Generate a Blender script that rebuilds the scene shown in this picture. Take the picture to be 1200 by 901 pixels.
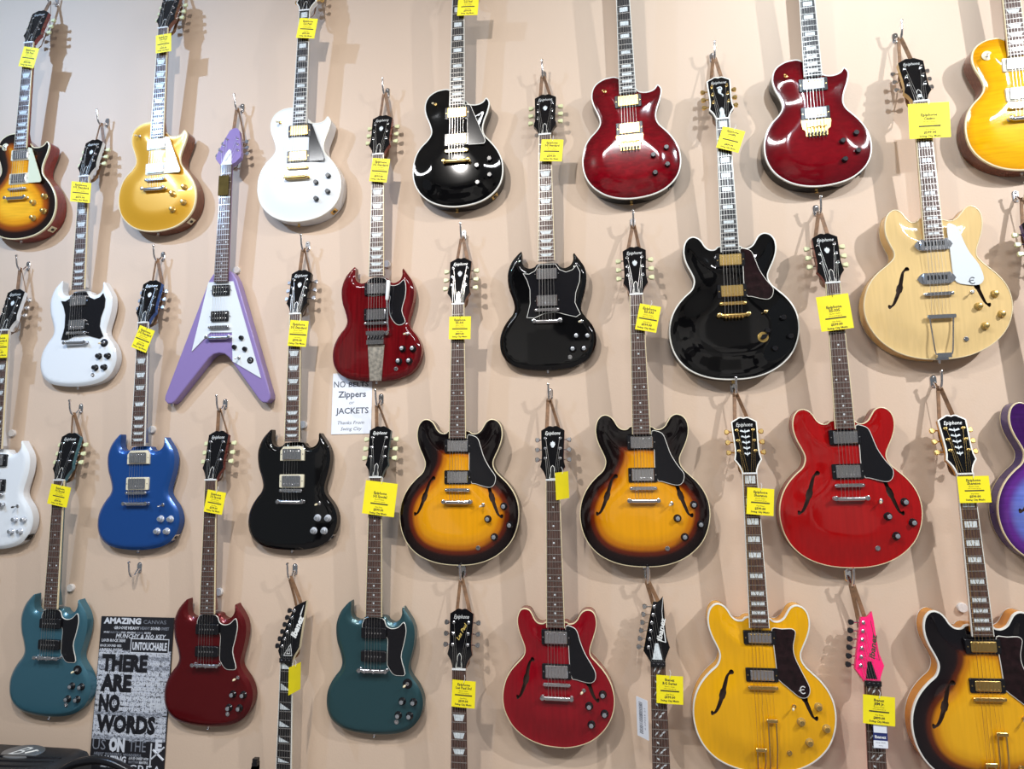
import bpy, bmesh, math, random
from mathutils import Matrix, Vector, Euler
from mathutils.geometry import delaunay_2d_cdt
import numpy as np

for o in list(bpy.data.objects):
    bpy.data.objects.remove(o, do_unlink=True)
scene = bpy.context.scene
COL = scene.collection
R = math.radians
random.seed(7)

# ------------------------------------------------------------------ camera
WALL_Y = 2.192                       # the camera stands at the origin, the wall is 2.19 m away
yaw, pitch, roll = R(8.86), R(8.77), R(-0.60)
fwd = Vector((-math.sin(yaw) * math.cos(pitch), math.cos(yaw) * math.cos(pitch), math.sin(pitch)))
rgt = Vector((math.cos(yaw), math.sin(yaw), 0))
upv = rgt.cross(fwd)
r2 = rgt * math.cos(roll) + upv * math.sin(roll)
u2 = -rgt * math.sin(roll) + upv * math.cos(roll)
cd = bpy.data.cameras.new('camera')
cd.sensor_fit = 'HORIZONTAL'; cd.sensor_width = 36.0
cd.lens = 756.1 / 1200 * 36
cd.clip_start = 0.01
cam = bpy.data.objects.new('camera', cd); COL.objects.link(cam)
cam.matrix_world = Matrix(((r2.x, u2.x, -fwd.x, 0), (r2.y, u2.y, -fwd.y, 0), (r2.z, u2.z, -fwd.z, 0), (0, 0, 0, 1)))
scene.camera = cam

# ------------------------------------------------------------------ world, lamps, exposure
w = bpy.data.worlds.new('world'); scene.world = w; w.use_nodes = True
bg = w.node_tree.nodes['Background']
bg.inputs[0].default_value = (0.86, 0.93, 1.0, 1); bg.inputs[1].default_value = 0.16

def lamp(name, loc, target, power, size, color, spread=170, size_y=None):
    ld = bpy.data.lights.new(name, 'AREA'); ld.energy = power; ld.color = color
    ld.shape = 'DISK' if size_y is None else 'RECTANGLE'
    ld.size = size
    if size_y: ld.size_y = size_y
    ld.spread = R(spread)
    o = bpy.data.objects.new(name, ld); COL.objects.link(o)
    o.location = loc
    d = Vector(target) - Vector(loc)
    o.rotation_euler = d.to_track_quat('-Z', 'Y').to_euler()
    return o
# track of ceiling spots about two metres out from the wall
lamp('track_lamp', (-3.05, 0.20, 2.35), (-2.15, 2.19, 1.55), 18, 0.06, (0.40, 0.63, 1.0), 100)
lamp('track_lamp', (-0.95, 0.25, 1.95), (-1.0, 2.19, -0.5), 24, 0.06, (1.0, 0.95, 0.90), 140)
lamp('track_lamp', (0.95, 0.20, 2.05), (0.76, 2.19, 1.95), 8.5, 0.06, (0.78, 0.89, 1.0), 72)
lamp('track_lamp', (2.75, 0.30, 2.05), (0.9, 2.19, -0.1), 28, 0.06, (0.98, 0.98, 1.0), 110)
# fluorescent tubes further back in the shop
for x in (-2.6, 0.2, 3.0):
    lamp('ceiling_tube_lamp', (x, -1.2, 2.66), (x, -1.19, 0.0), 72, 1.3, (0.97, 0.98, 1.0), 170, 0.22)

scene.view_settings.view_transform = 'Standard'
scene.view_settings.look = 'None'
scene.view_settings.gamma = 1.0
scene.view_settings.use_curve_mapping = False
scene.view_settings.exposure = 0.08

# ------------------------------------------------------------------ materials
MATS = {}
def srgb(r, g, b):
    f = lambda c: (c / 255 / 12.92) if c / 255 <= 0.04045 else ((c / 255 + 0.055) / 1.055) ** 2.4
    return (f(r), f(g), f(b), 1)

def nodes_of(m):
    m.use_nodes = True
    nt = m.node_tree
    return nt, nt.nodes['Principled BSDF']

def mat(name, col, rough=0.4, metal=0.0, coat=0.0, spec=0.5, var=0.0, scale=30.0, stretch=(1, 1, 1), bump=0.0, alpha=None):
    """plain principled surface with a little procedural grain"""
    if name in MATS: return MATS[name]
    m = bpy.data.materials.new(name); MATS[name] = m
    nt, b = nodes_of(m)
    b.inputs['Base Color'].default_value = col
    b.inputs['Roughness'].default_value = rough
    b.inputs['Metallic'].default_value = metal
    b.inputs['Coat Weight'].default_value = coat
    b.inputs['Coat Roughness'].default_value = 0.04
    b.inputs['Specular IOR Level'].default_value = spec
    if var or bump:
        tc = nt.nodes.new('ShaderNodeTexCoord'); mp = nt.nodes.new('ShaderNodeMapping')
        mp.inputs['Scale'].default_value = stretch
        nz = nt.nodes.new('ShaderNodeTexNoise'); nz.inputs['Scale'].default_value = scale
        nz.inputs['Detail'].default_value = 4
        nt.links.new(tc.outputs['Object'], mp.inputs[0]); nt.links.new(mp.outputs[0], nz.inputs['Vector'])
        if var:
            rp = nt.nodes.new('ShaderNodeValToRGB')
            rp.color_ramp.elements[0].position = 0.3; rp.color_ramp.elements[1].position = 0.7
            rp.color_ramp.elements[0].color = tuple(c * (1 - var) for c in col[:3]) + (1,)
            rp.color_ramp.elements[1].color = tuple(min(1, c * (1 + var)) for c in col[:3]) + (1,)
            nt.links.new(nz.outputs['Fac'], rp.inputs[0]); nt.links.new(rp.outputs[0], b.inputs['Base Color'])
        if bump:
            bp = nt.nodes.new('ShaderNodeBump'); bp.inputs['Strength'].default_value = bump
            bp.inputs['Distance'].default_value = 0.002
            nt.links.new(nz.outputs['Fac'], bp.inputs['Height']); nt.links.new(bp.outputs[0], b.inputs['Normal'])
    return m

def burst(name, stops, grain=None, metal=0.0, rough=0.07):
    """finish sprayed from the centre of the top outward; stops = [(mm from edge, colour)]"""
    if name in MATS: return MATS[name]
    m = bpy.data.materials.new(name); MATS[name] = m
    nt, b = nodes_of(m)
    at = nt.nodes.new('ShaderNodeAttribute'); at.attribute_name = 'edge'
    rp = nt.nodes.new('ShaderNodeValToRGB'); cr = rp.color_ramp
    cr.interpolation = 'EASE'
    cr.elements[0].position = stops[0][0] / 100; cr.elements[0].color = stops[0][1]
    cr.elements[1].position = stops[-1][0] / 100; cr.elements[1].color = stops[-1][1]
    for p, c in stops[1:-1]:
        e = cr.elements.new(p / 100); e.color = c
    nt.links.new(at.outputs['Fac'], rp.inputs[0])
    out = rp.outputs[0]
    if grain:
        kind, amt = grain
        tc = nt.nodes.new('ShaderNodeTexCoord'); mp = nt.nodes.new('ShaderNodeMapping')
        nz = nt.nodes.new('ShaderNodeTexNoise'); nz.inputs['Detail'].default_value = 3
        if kind == 'flame': mp.inputs['Scale'].default_value = (9, 9, 95); nz.inputs['Scale'].default_value = 1.3
        elif kind == 'quilt': mp.inputs['Scale'].default_value = (26, 26, 60); nz.inputs['Scale'].default_value = 1.2; nz.inputs['Distortion'].default_value = 0.8
        else: mp.inputs['Scale'].default_value = (110, 110, 6); nz.inputs['Scale'].default_value = 1.0
        nt.links.new(tc.outputs['Object'], mp.inputs[0]); nt.links.new(mp.outputs[0], nz.inputs['Vector'])
        mr = nt.nodes.new('ShaderNodeMapRange'); mr.inputs[1].default_value = 0.3; mr.inputs[2].default_value = 0.7
        mr.inputs[3].default_value = 1 - amt; mr.inputs[4].default_value = 1 + amt
        nt.links.new(nz.outputs['Fac'], mr.inputs[0])
        hs = nt.nodes.new('ShaderNodeHueSaturation')
        nt.links.new(out, hs.inputs['Color']); nt.links.new(mr.outputs[0], hs.inputs['Value'])
        out = hs.outputs[0]
    nt.links.new(out, b.inputs['Base Color'])
    b.inputs['Roughness'].default_value = rough
    b.inputs['Metallic'].default_value = metal
    b.inputs['Coat Weight'].default_value = 0.35
    b.inputs['Coat Roughness'].default_value = 0.02
    return m

def solid(name, col, grain=None, metal=0.0, rough=0.07):
    return burst(name, [(0, col), (100, col)], grain, metal, rough)

M = dict(
    wall=None,
    chrome=mat('chrome', (0.80, 0.80, 0.82, 1), 0.16, 1.0),
    nickel=mat('worn_nickel', (0.66, 0.60, 0.50, 1), 0.32, 1.0, var=0.35, scale=90),
    gold=mat('gold_plate', (0.86, 0.60, 0.22, 1), 0.26, 1.0),
    dark_metal=mat('dark_metal', (0.05, 0.05, 0.055, 1), 0.3, 0.8),
    black=mat('black_plastic', (0.008, 0.008, 0.010, 1), 0.22),
    black_gloss=mat('black_lacquer', (0.004, 0.004, 0.005, 1), 0.05),
    guard_black=mat('black_guard_plastic', (0.007, 0.007, 0.009, 1), 0.13),
    guard_tort=mat('dark_tortoise_plastic', (0.013, 0.005, 0.006, 1), 0.14, var=0.6, scale=60),
    white=mat('white_plastic', (0.80, 0.82, 0.82, 1), 0.3),
    guard_white=mat('white_guard_plastic', (0.70, 0.76, 0.80, 1), 0.25),
    guard_cream=mat('cream_guard_plastic', (0.66, 0.68, 0.48, 1), 0.25),
    cream=mat('cream_plastic', (0.76, 0.68, 0.46, 1), 0.35),
    ring_cream=mat('cream_ring_plastic', (0.72, 0.67, 0.50, 1), 0.35),
    bind_white=mat('white_binding', (0.76, 0.76, 0.70, 1), 0.3),
    bind_cream=mat('cream_binding', (0.76, 0.66, 0.42, 1), 0.3),
    key=mat('keystone_plastic', (0.66, 0.68, 0.40, 1), 0.35),
    rosewood=mat('rosewood', (0.080, 0.042, 0.032, 1), 0.5, var=0.45, scale=40, stretch=(6, 6, 1)),
    ebony=mat('ebony', (0.014, 0.013, 0.014, 1), 0.45, var=0.4, scale=40, stretch=(6, 6, 1)),
    fretwire=mat('fret_wire', (0.62, 0.60, 0.56, 1), 0.38, 0.9),
    pearl=mat('pearl', (0.62, 0.68, 0.70, 1), 0.42, var=0.22, scale=120),
    cap=mat('silver_cap', (0.62, 0.66, 0.70, 1), 0.25, 0.8),
    logo=mat('silver_logo', (0.80, 0.82, 0.80, 1), 0.35, 0.2),
    logo_gold=mat('gold_logo', (0.75, 0.55, 0.14, 1), 0.4, 0.2),
    string=mat('string_steel', (0.72, 0.70, 0.66, 1), 0.3, 1.0),
    strap=mat('tan_leather', (0.21, 0.112, 0.055, 1), 0.6, var=0.35, scale=60),
    tag=mat('yellow_card', (0.93, 0.80, 0.012, 1), 0.55, var=0.04, scale=20),
    ink=mat('black_ink', (0.05, 0.045, 0.02, 1), 0.7),
    paper=mat('white_paper', (0.80, 0.84, 0.90, 1), 0.7, var=0.03, scale=15),
    grey_ink=mat('grey_ink', (0.10, 0.11, 0.14, 1), 0.7),
    hook=mat('polished_chrome', (0.86, 0.86, 0.88, 1), 0.10, 1.0),
    felt=mat('white_felt', (0.68, 0.66, 0.64, 1), 0.9, var=0.08, scale=200),
    wood_dark=mat('dark_hollow_wood', (0.035, 0.016, 0.010, 1), 0.8, var=0.3, scale=30),
    mahogany=mat('mahogany_lacquer', (0.16, 0.045, 0.022, 1), 0.2, coat=0.5, var=0.3, scale=30, stretch=(8, 8, 1)),
    cherry_side=mat('cherry_lacquer', (0.20, 0.018, 0.016, 1), 0.2, coat=0.5, var=0.25, scale=30, stretch=(8, 8, 1)),
    maple=mat('pale_maple', (0.62, 0.40, 0.17, 1), 0.25, coat=0.4, var=0.12, scale=30, stretch=(6, 6, 1)),
    clear=mat('clear_knob', (0.62, 0.66, 0.72, 1), 0.12, 0.3, coat=0.6),
    amber=mat('amber_knob', (0.62, 0.42, 0.12, 1), 0.15, 0.5, coat=0.6),
    skin_white=mat('white_lacquer_neck', (0.74, 0.77, 0.80, 1), 0.15, coat=0.5),
)

def wall_material():
    m = bpy.data.materials.new('beige_wall_paint'); nt, b = nodes_of(m)
    tc = nt.nodes.new('ShaderNodeTexCoord')
    nz = nt.nodes.new('ShaderNodeTexNoise'); nz.inputs['Scale'].default_value = 1.3; nz.inputs['Detail'].default_value = 5
    rp = nt.nodes.new('ShaderNodeValToRGB')
    rp.color_ramp.elements[0].position = 0.3; rp.color_ramp.elements[0].color = (0.595, 0.458, 0.345, 1)
    rp.color_ramp.elements[1].position = 0.7; rp.color_ramp.elements[1].color = (0.630, 0.485, 0.366, 1)
    n2 = nt.nodes.new('ShaderNodeTexNoise'); n2.inputs['Scale'].default_value = 160
    bp = nt.nodes.new('ShaderNodeBump'); bp.inputs['Strength'].default_value = 0.12; bp.inputs['Distance'].default_value = 0.002
    nt.links.new(tc.outputs['Object'], nz.inputs['Vector']); nt.links.new(tc.outputs['Object'], n2.inputs['Vector'])
    nt.links.new(nz.outputs['Fac'], rp.inputs[0]); nt.links.new(rp.outputs[0], b.inputs['Base Color'])
    nt.links.new(n2.outputs['Fac'], bp.inputs['Height']); nt.links.new(bp.outputs[0], b.inputs['Normal'])
    b.inputs['Roughness'].default_value = 0.62
    return m
M['wall'] = wall_material()

# ------------------------------------------------------------------ geometry helpers (millimetres in, metres out)
class MB:
    def __init__(s): s.v = []; s.f = []; s.mi = []
    def add(s, vs, fs, mi=0):
        n = len(s.v); s.v += [tuple(p) for p in vs]; s.f += [tuple(i + n for i in f) for f in fs]; s.mi += [mi] * len(fs)
        return s
    def xf(s, fn): s.v = [tuple(fn(p)) for p in s.v]; return s

def circle(cx, cz, r, n=16, ry=None):
    return [(cx + r * math.cos(2 * math.pi * i / n), cz + (ry or r) * math.sin(2 * math.pi * i / n)) for i in range(n)]
def rect(cx, cz, w, h, r=0.0, n=3):
    if r <= 0: return [(cx - w / 2, cz - h / 2), (cx + w / 2, cz - h / 2), (cx + w / 2, cz + h / 2), (cx - w / 2, cz + h / 2)]
    p = []
    for sx, sz, a0 in ((1, -1, -90), (1, 1, 0), (-1, 1, 90), (-1, -1, 180)):
        for i in range(n + 1):
            a = R(a0 + 90 * i / n)
            p.append((cx + sx * (w / 2 - r) + r * math.cos(a), cz + sz * (h / 2 - r) + r * math.sin(a)))
    return p
def area2(p):
    return sum(p[i][0] * p[(i + 1) % len(p)][1] - p[(i + 1) % len(p)][0] * p[i][1] for i in range(len(p)))
def ccw(p): return list(p) if area2(p) > 0 else list(reversed(p))
def inset(p, d):
    """offset a counter-clockwise outline inward by d"""
    n = len(p); out = []
    for i in range(n):
        a, b, c = p[i - 1], p[i], p[(i + 1) % n]
        e1 = Vector((b[0] - a[0], b[1] - a[1])); e2 = Vector((c[0] - b[0], c[1] - b[1]))
        if e1.length < 1e-9: e1 = e2.copy()
        if e2.length < 1e-9: e2 = e1.copy()
        e1.normalize(); e2.normalize()
        n1 = Vector((-e1.y, e1.x)); n2 = Vector((-e2.y, e2.x)); m = n1 + n2
        if m.length < 1e-6: m = n1.copy()
        m.normalize(); k = max(0.45, m.dot(n1))
        out.append((b[0] + m.x * d / k, b[1] + m.y * d / k))
    return out
def plate(mb, outline, y0, y1, ch=0.0, mi=0):
    """prism of an outline in x,z from y0 (wall side) to y1 (room side), chamfered at the front"""
    p = ccw(outline); n = len(p)
    rings = [[(x, y0, z) for x, z in p]]
    if ch > 0:
        rings.append([(x, y1 + ch, z) for x, z in p])
        rings.append([(x, y1, z) for x, z in inset(p, ch)])
    else:
        rings.append([(x, y1, z) for x, z in p])
    vs = [q for r in rings for q in r]; fs = []
    for k in range(len(rings) - 1):
        for i in range(n):
            j = (i + 1) % n
            fs.append((k * n + i, k * n + j, (k + 1) * n + j, (k + 1) * n + i))
    fs.append(tuple(range((len(rings) - 1) * n, len(rings) * n)))
    fs.append(tuple(reversed(range(n))))
    return mb.add(vs, fs, mi)
def lathe(mb, prof, cx, cz, n=16, mi=0):
    """profile of (radius, y) spun about the y axis"""
    vs = []; fs = []
    for r, y in prof:
        for i in range(n):
            a = 2 * math.pi * i / n
            vs.append((cx + r * math.cos(a), y, cz + r * math.sin(a)))
    for k in range(len(prof) - 1):
        for i in range(n):
            j = (i + 1) % n
            fs.append((k * n + i, k * n + j, (k + 1) * n + j, (k + 1) * n + i))
    fs.append(tuple(range((len(prof) - 1) * n, len(prof) * n)))
    fs.append(tuple(reversed(range(n))))
    return mb.add(vs, fs, mi)
def tube(mb, path, r, n=8, mi=0, cap=True):
    P = [Vector(p) for p in path]; vs = []; fs = []
    rr = r if isinstance(r, (list, tuple)) else [r] * len(P)
    ref = None
    for i, p in enumerate(P):
        t = (P[min(i + 1, len(P) - 1)] - P[max(i - 1, 0)]).normalized()
        if ref is None: ref = Vector((0, 1, 0)) if abs(t.y) < 0.9 else Vector((1, 0, 0))
        a = (ref - t * ref.dot(t)).normalized(); b = t.cross(a); ref = a
        for k in range(n):
            g = 2 * math.pi * k / n
            vs.append(p + (a * math.cos(g) + b * math.sin(g)) * rr[i])
    for i in range(len(P) - 1):
        for k in range(n):
            l = (k + 1) % n
            fs.append((i * n + k, i * n + l, (i + 1) * n + l, (i + 1) * n + k))
    if cap:
        fs.append(tuple(reversed(range(n)))); fs.append(tuple(range((len(P) - 1) * n, len(P) * n)))
    return mb.add(vs, fs, mi)
def bx(mb, x0, x1, y0, y1, z0, z1, mi=0):
    vs = [(x, y, z) for x in (x0, x1) for y in (y0, y1) for z in (z0, z1)]
    return mb.add(vs, [(0, 1, 3, 2), (4, 6, 7, 5), (0, 4, 5, 1), (2, 3, 7, 6), (0, 2, 6, 4), (1, 5, 7, 3)], mi)
def smooth_closed(pts, per=4):
    out = []; n = len(pts)
    for i in range(n):
        p0, p1, p2, p3 = (pts[(i + k - 1) % n] for k in range(4))
        for s in range(per):
            t = s / per
            q = []
            for a in (0, 1):
                q.append(0.5 * (2 * p1[a] + (p2[a] - p0[a]) * t + (2 * p0[a] - 5 * p1[a] + 4 * p2[a] - p3[a]) * t * t + (-p0[a] + 3 * p1[a] - 3 * p2[a] + p3[a]) * t ** 3))
            out.append(tuple(q))
    return out
def smooth_open(pts, per=5):
    e = [pts[0]] + list(pts) + [pts[-1]]; out = []
    for i in range(1, len(e) - 2):
        for s in range(per):
            t = s / per
            p0, p1, p2, p3 = e[i - 1:i + 3]
            out.append(tuple(0.5 * (2 * p1[a] + (p2[a] - p0[a]) * t + (2 * p0[a] - 5 * p1[a] + 4 * p2[a] - p3[a]) * t * t + (-p0[a] + 3 * p1[a] - 3 * p2[a] + p3[a]) * t ** 3) for a in range(len(p1))))
    out.append(tuple(pts[-1])); return out

MESH = {}
def mesh(key, mb, smooth=35, attr=None, nmat=1):
    me = bpy.data.meshes.new(key if isinstance(key, str) else str(key[0]))
    me.from_pydata([(x / 1000, y / 1000, z / 1000) for x, y, z in mb.v], [], mb.f)
    for _ in range(nmat): me.materials.append(None)
    if nmat > 1: me.polygons.foreach_set('material_index', mb.mi)
    if attr is not None:
        a = me.attributes.new('edge', 'FLOAT', 'POINT'); a.data.foreach_set('value', attr)
    me.validate(); me.update()
    b = bmesh.new(); b.from_mesh(me); bmesh.ops.recalc_face_normals(b, faces=b.faces); b.to_mesh(me); b.free()
    if smooth:
        me.polygons.foreach_set('use_smooth', [True] * len(me.polygons))
        me.set_sharp_from_angle(angle=R(smooth))
    return me
def cached(key, fn, **kw):
    if key not in MESH: MESH[key] = mesh(key, fn(), **kw)
    return MESH[key]
def obj(name, me, mats, parent=None):
    o = bpy.data.objects.new(name, me); COL.objects.link(o)
    if not isinstance(mats, (list, tuple)): mats = [mats]
    for i, m in enumerate(mats):
        o.material_slots[i].link = 'OBJECT'; o.material_slots[i].material = m
    if parent is not None: o.parent = parent
    return o
def tagp(o, label, cat, group=None, kind=None):
    o['label'] = label; o['category'] = cat
    if group: o['group'] = group
    if kind: o['kind'] = kind
    return o

TXT = {}
def text_geo(s, shear=0.0, bold=0.0, res=2):
    """flat lettering as (verts, faces, width) at 1 unit cap height, left aligned on the baseline"""
    k = (s, shear, bold, res)
    if k not in TXT:
        c = bpy.data.curves.new('lettering', 'FONT'); c.body = s; c.size = 1.0; c.resolution_u = res
        c.shear = shear; c.offset = bold
        o = bpy.data.objects.new('lettering', c); COL.objects.link(o)
        me = o.to_mesh()
        vs = [(v.co.x, v.co.y) for v in me.vertices]; fs = [tuple(p.vertices) for p in me.polygons]
        o.to_mesh_clear(); bpy.data.objects.remove(o); bpy.data.curves.remove(c)
        x0 = min(v[0] for v in vs) if vs else 0; x1 = max(v[0] for v in vs) if vs else 1
        TXT[k] = ([(x - x0, y) for x, y in vs], fs, x1 - x0)
    return TXT[k]
def put_text(mb, s, cx, cz, y, width=None, height=None, shear=0.0, bold=0.0, rot=0.0, align='c', res=2, mi=0):
    vs, fs, wd = text_geo(s, shear, bold, res)
    h = height if height else (width / wd) * 0.7
    sz = h / 0.7
    sx = width / wd if width else sz
    x0 = {'c': -wd * sx / 2, 'l': 0.0, 'r': -wd * sx}[align]
    ca, sa = math.cos(R(rot)), math.sin(R(rot)); out = []
    for x, z in vs:
        a, b = x0 + x * sx, z * sz - h / 2
        out.append((cx + a * ca - b * sa, y, cz + a * sa + b * ca))
    mb.add(out, fs, mi)

# ------------------------------------------------------------------ body outlines (mm, bridge at 0,0, neck upward)
OUT = dict(
LP=[(-30,243),(-62,247),(-87,241),(-109,227),(-122,206),(-126,178),(-120,149),(-108,120),(-100,93),(-102,74),(-115,54),(-136,33),(-153,8),(-163,-22),(-167,-53),(-165,-86),(-156,-117),(-140,-144),(-117,-167),(-87,-186),(-48,-199),(-4,-204),(40,-201),(81,-192),(113,-177),(140,-155),(158,-129),(167,-100),(169,-70),(165,-39),(154,-11),(138,15),(119,38),(103,56),(95,74),(94,93),(100,118),(110,145),(117,173),(116,188),(107,201),(101,199),(93,188),(79,181),(60,179),(40,184),(29,196)],
SG=[(-30,168),(-43,158),(-59,153),(-75,157),(-84,167),(-88,183),(-87,202),(-89,215),(-96,211),(-109,198),(-122,182),(-132,161),(-138,137),(-138,110),(-133,80),(-124,55),(-117,31),(-115,12),(-122,-8),(-138,-28),(-153,-51),(-163,-75),(-167,-99),(-166,-125),(-159,-149),(-145,-170),(-122,-187),(-94,-197),(-57,-203),(-14,-206),(31,-205),(72,-200),(108,-189),(134,-172),(152,-149),(162,-124),(165,-99),(160,-73),(148,-49),(132,-29),(120,-12),(115,4),(117,22),(124,47),(131,75),(135,104),(134,131),(127,153),(115,172),(102,190),(95,200),(91,194),(91,177),(84,161),(72,152),(57,149),(43,156),(30,168)],
ES=[(-28,199),(-45,189),(-62,190),(-75,201),(-84,217),(-95,230),(-111,237),(-127,233),(-140,217),(-146,191),(-144,164),(-136,138),(-125,114),(-117,92),(-118,74),(-127,55),(-148,36),(-170,12),(-188,-17),(-200,-51),(-204,-85),(-201,-118),(-192,-150),(-175,-181),(-149,-208),(-117,-227),(-78,-240),(-37,-246),(5,-247),(46,-244),(87,-234),(122,-218),(152,-196),(177,-168),(193,-136),(202,-102),(204,-69),(199,-37),(187,-8),(168,19),(146,41),(129,58),(119,76),(118,94),(126,114),(137,137),(146,163),(149,188),(145,211),(134,227),(119,234),(106,233),(94,225),(85,211),(75,196),(60,187),(45,188),(31,196)],
E3=[(-28,183),(-42,178),(-57,180),(-68,191),(-76,207),(-85,219),(-99,223),(-112,219),(-121,203),(-124,181),(-119,153),(-110,129),(-102,107),(-101,90),(-108,74),(-125,56),(-146,33),(-162,6),(-171,-24),(-174,-54),(-170,-84),(-159,-111),(-142,-137),(-117,-159),(-86,-176),(-47,-188),(-7,-192),(26,-192),(65,-184),(99,-170),(127,-150),(149,-126),(165,-98),(174,-68),(176,-37),(170,-6),(159,20),(143,44),(124,65),(109,81),(104,94),(107,113),(116,138),(124,163),(127,185),(124,206),(115,219),(101,223),(87,219),(76,208),(66,191),(54,181),(40,179),(29,184)],
CA=[(-20,252),(-36,241),(-52,240),(-66,255),(-77,273),(-92,284),(-108,281),(-122,265),(-130,235),(-129,202),(-119,170),(-110,146),(-113,126),(-132,107),(-165,80),(-189,50),(-205,14),(-212,-22),(-210,-58),(-198,-95),(-176,-131),(-146,-160),(-110,-182),(-67,-196),(-20,-202),(24,-202),(68,-196),(107,-183),(145,-162),(177,-133),(199,-98),(211,-58),(212,-18),(202,20),(184,50),(160,77),(139,100),(128,118),(128,138),(138,166),(149,200),(153,231),(149,258),(138,274),(123,281),(109,275),(95,259),(80,243),(60,236),(36,243)],
ST=[(-28,178),(-52,176),(-70,190),(-84,222),(-98,252),(-112,262),(-124,252),(-132,220),(-133,180),(-126,130),(-118,90),(-118,55),(-132,15),(-150,-25),(-160,-70),(-158,-110),(-140,-148),(-105,-172),(-60,-182),(-10,-184),(50,-176),(100,-160),(138,-130),(156,-90),(156,-50),(140,-10),(120,30),(112,65),(114,105),(120,150),(124,195),(118,225),(106,232),(92,218),(78,190),(60,172),(40,168),(28,174)],
)
vh = [(30,214),(42,204),(58,178),(211,-252),(212,-268),(199,-282),(181,-281),(168,-271),(40,-112),(22,-99),(0,-95)]
OUT['V'] = [(-x, z) for x, z in vh] + [(x, z) for x, z in reversed(vh[:-1])]
PROF = dict(  # thickness, string height, shape of the top as a function of distance from edge
LP=(50, 22, lambda d: -10 * (0.5 - 0.5 * math.cos(math.pi * min(1, d / 80)))),
SG=(36, 16, lambda d: 9 * (1 - min(1, d / 15)) ** 1.3),
ES=(48, 25, lambda d: -12 * (0.5 - 0.5 * math.cos(math.pi * min(1, d / 100)))),
E3=(48, 25, lambda d: -12 * (0.5 - 0.5 * math.cos(math.pi * min(1, d / 100)))),
CA=(48, 25, lambda d: -12 * (0.5 - 0.5 * math.cos(math.pi * min(1, d / 100)))),
V=(34.5, 16, lambda d: 2.5 * (1 - min(1, d / 4)) ** 2),
ST=(42, 15, lambda d: 5 * (1 - min(1, d / 8)) ** 2),
)
FULL = {}
for k, p in OUT.items():
    if k == 'V':
        q = []
        n = len(p)
        for i in range(n):       # straight wings: subdivide only
            a, b = p[i], p[(i + 1) % n]; m = max(1, int(math.dist(a, b) / 12))
            q += [(a[0] + (b[0] - a[0]) * t / m, a[1] + (b[1] - a[1]) * t / m) for t in range(m)]
        FULL[k] = ccw(q)
    else:
        FULL[k] = ccw(smooth_closed(p, 4))

def seg_dist(P, poly):
    P = np.asarray(P, float); A = np.asarray(poly, float); B = np.roll(A, -1, 0)
    D = B - A; L = (D * D).sum(1) + 1e-12
    best = np.full(len(P), 1e9)
    for a, d, l in zip(A, D, L):
        t = np.clip(((P - a) @ d) / l, 0, 1)
        q = a + t[:, None] * d
        best = np.minimum(best, np.hypot(*(P - q).T))
    return best
def inside(P, poly):
    P = np.asarray(P, float); x, y = P[:, 0], P[:, 1]; r = np.zeros(len(P), bool)
    n = len(poly)
    for i in range(n):
        x1, y1 = poly[i]; x2, y2 = poly[(i + 1) % n]
        c = ((y1 > y) != (y2 > y))
        with np.errstate(divide='ignore', invalid='ignore'):
            r ^= c & (x < (x2 - x1) * (y - y1) / ((y2 - y1) if y2 != y1 else 1e-9) + x1)
    return r

def f_hole(path, w0=4.0, w1=7.5, ball=7.5):
    """outline of an f-hole along a centre path (top to bottom)"""
    c = smooth_open(path, 5); n = len(c); L = []; Rr = []
    for i, p in enumerate(c):
        a, b = c[max(0, i - 1)], c[min(n - 1, i + 1)]
        t = Vector((b[0] - a[0], b[1] - a[1])).normalized(); nn = Vector((-t.y, t.x))
        u = i / (n - 1); hw = 2.6 + 3.4 * math.sin(math.pi * u) ** 2
        if abs(u - 0.5) < 0.04: hw += 3.0
        if i in (0, n - 1): hw = 3.0
        if i in (1, n - 2): hw = 6.2
        if i in (2, n - 3): hw = 7.0
        if i in (3, n - 4): hw = 5.2
        L.append((p[0] + nn.x * hw, p[1] + nn.y * hw)); Rr.append((p[0] - nn.x * hw, p[1] - nn.y * hw))
    return ccw(L + list(reversed(Rr)))
FH = dict(
ES=[f_hole([(-80,42),(-96,30),(-104,10),(-115,-24),(-128,-58),(-140,-78),(-152,-80)]), f_hole([(80,42),(96,30),(104,10),(115,-24),(128,-60),(138,-82),(152,-86)])],
E3=[f_hole([(-72,72),(-84,62),(-90,45),(-97,10),(-108,-22),(-118,-42),(-129,-46)]), f_hole([(72,72),(84,62),(90,45),(97,10),(108,-22),(118,-42),(129,-46)])],
CA=[f_hole([(-74,90),(-90,80),(-98,58),(-108,24),(-121,-8),(-132,-28),(-145,-32)]), f_hole([(78,92),(94,80),(102,58),(112,24),(124,-14),(134,-36),(148,-42)])],
)
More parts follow.
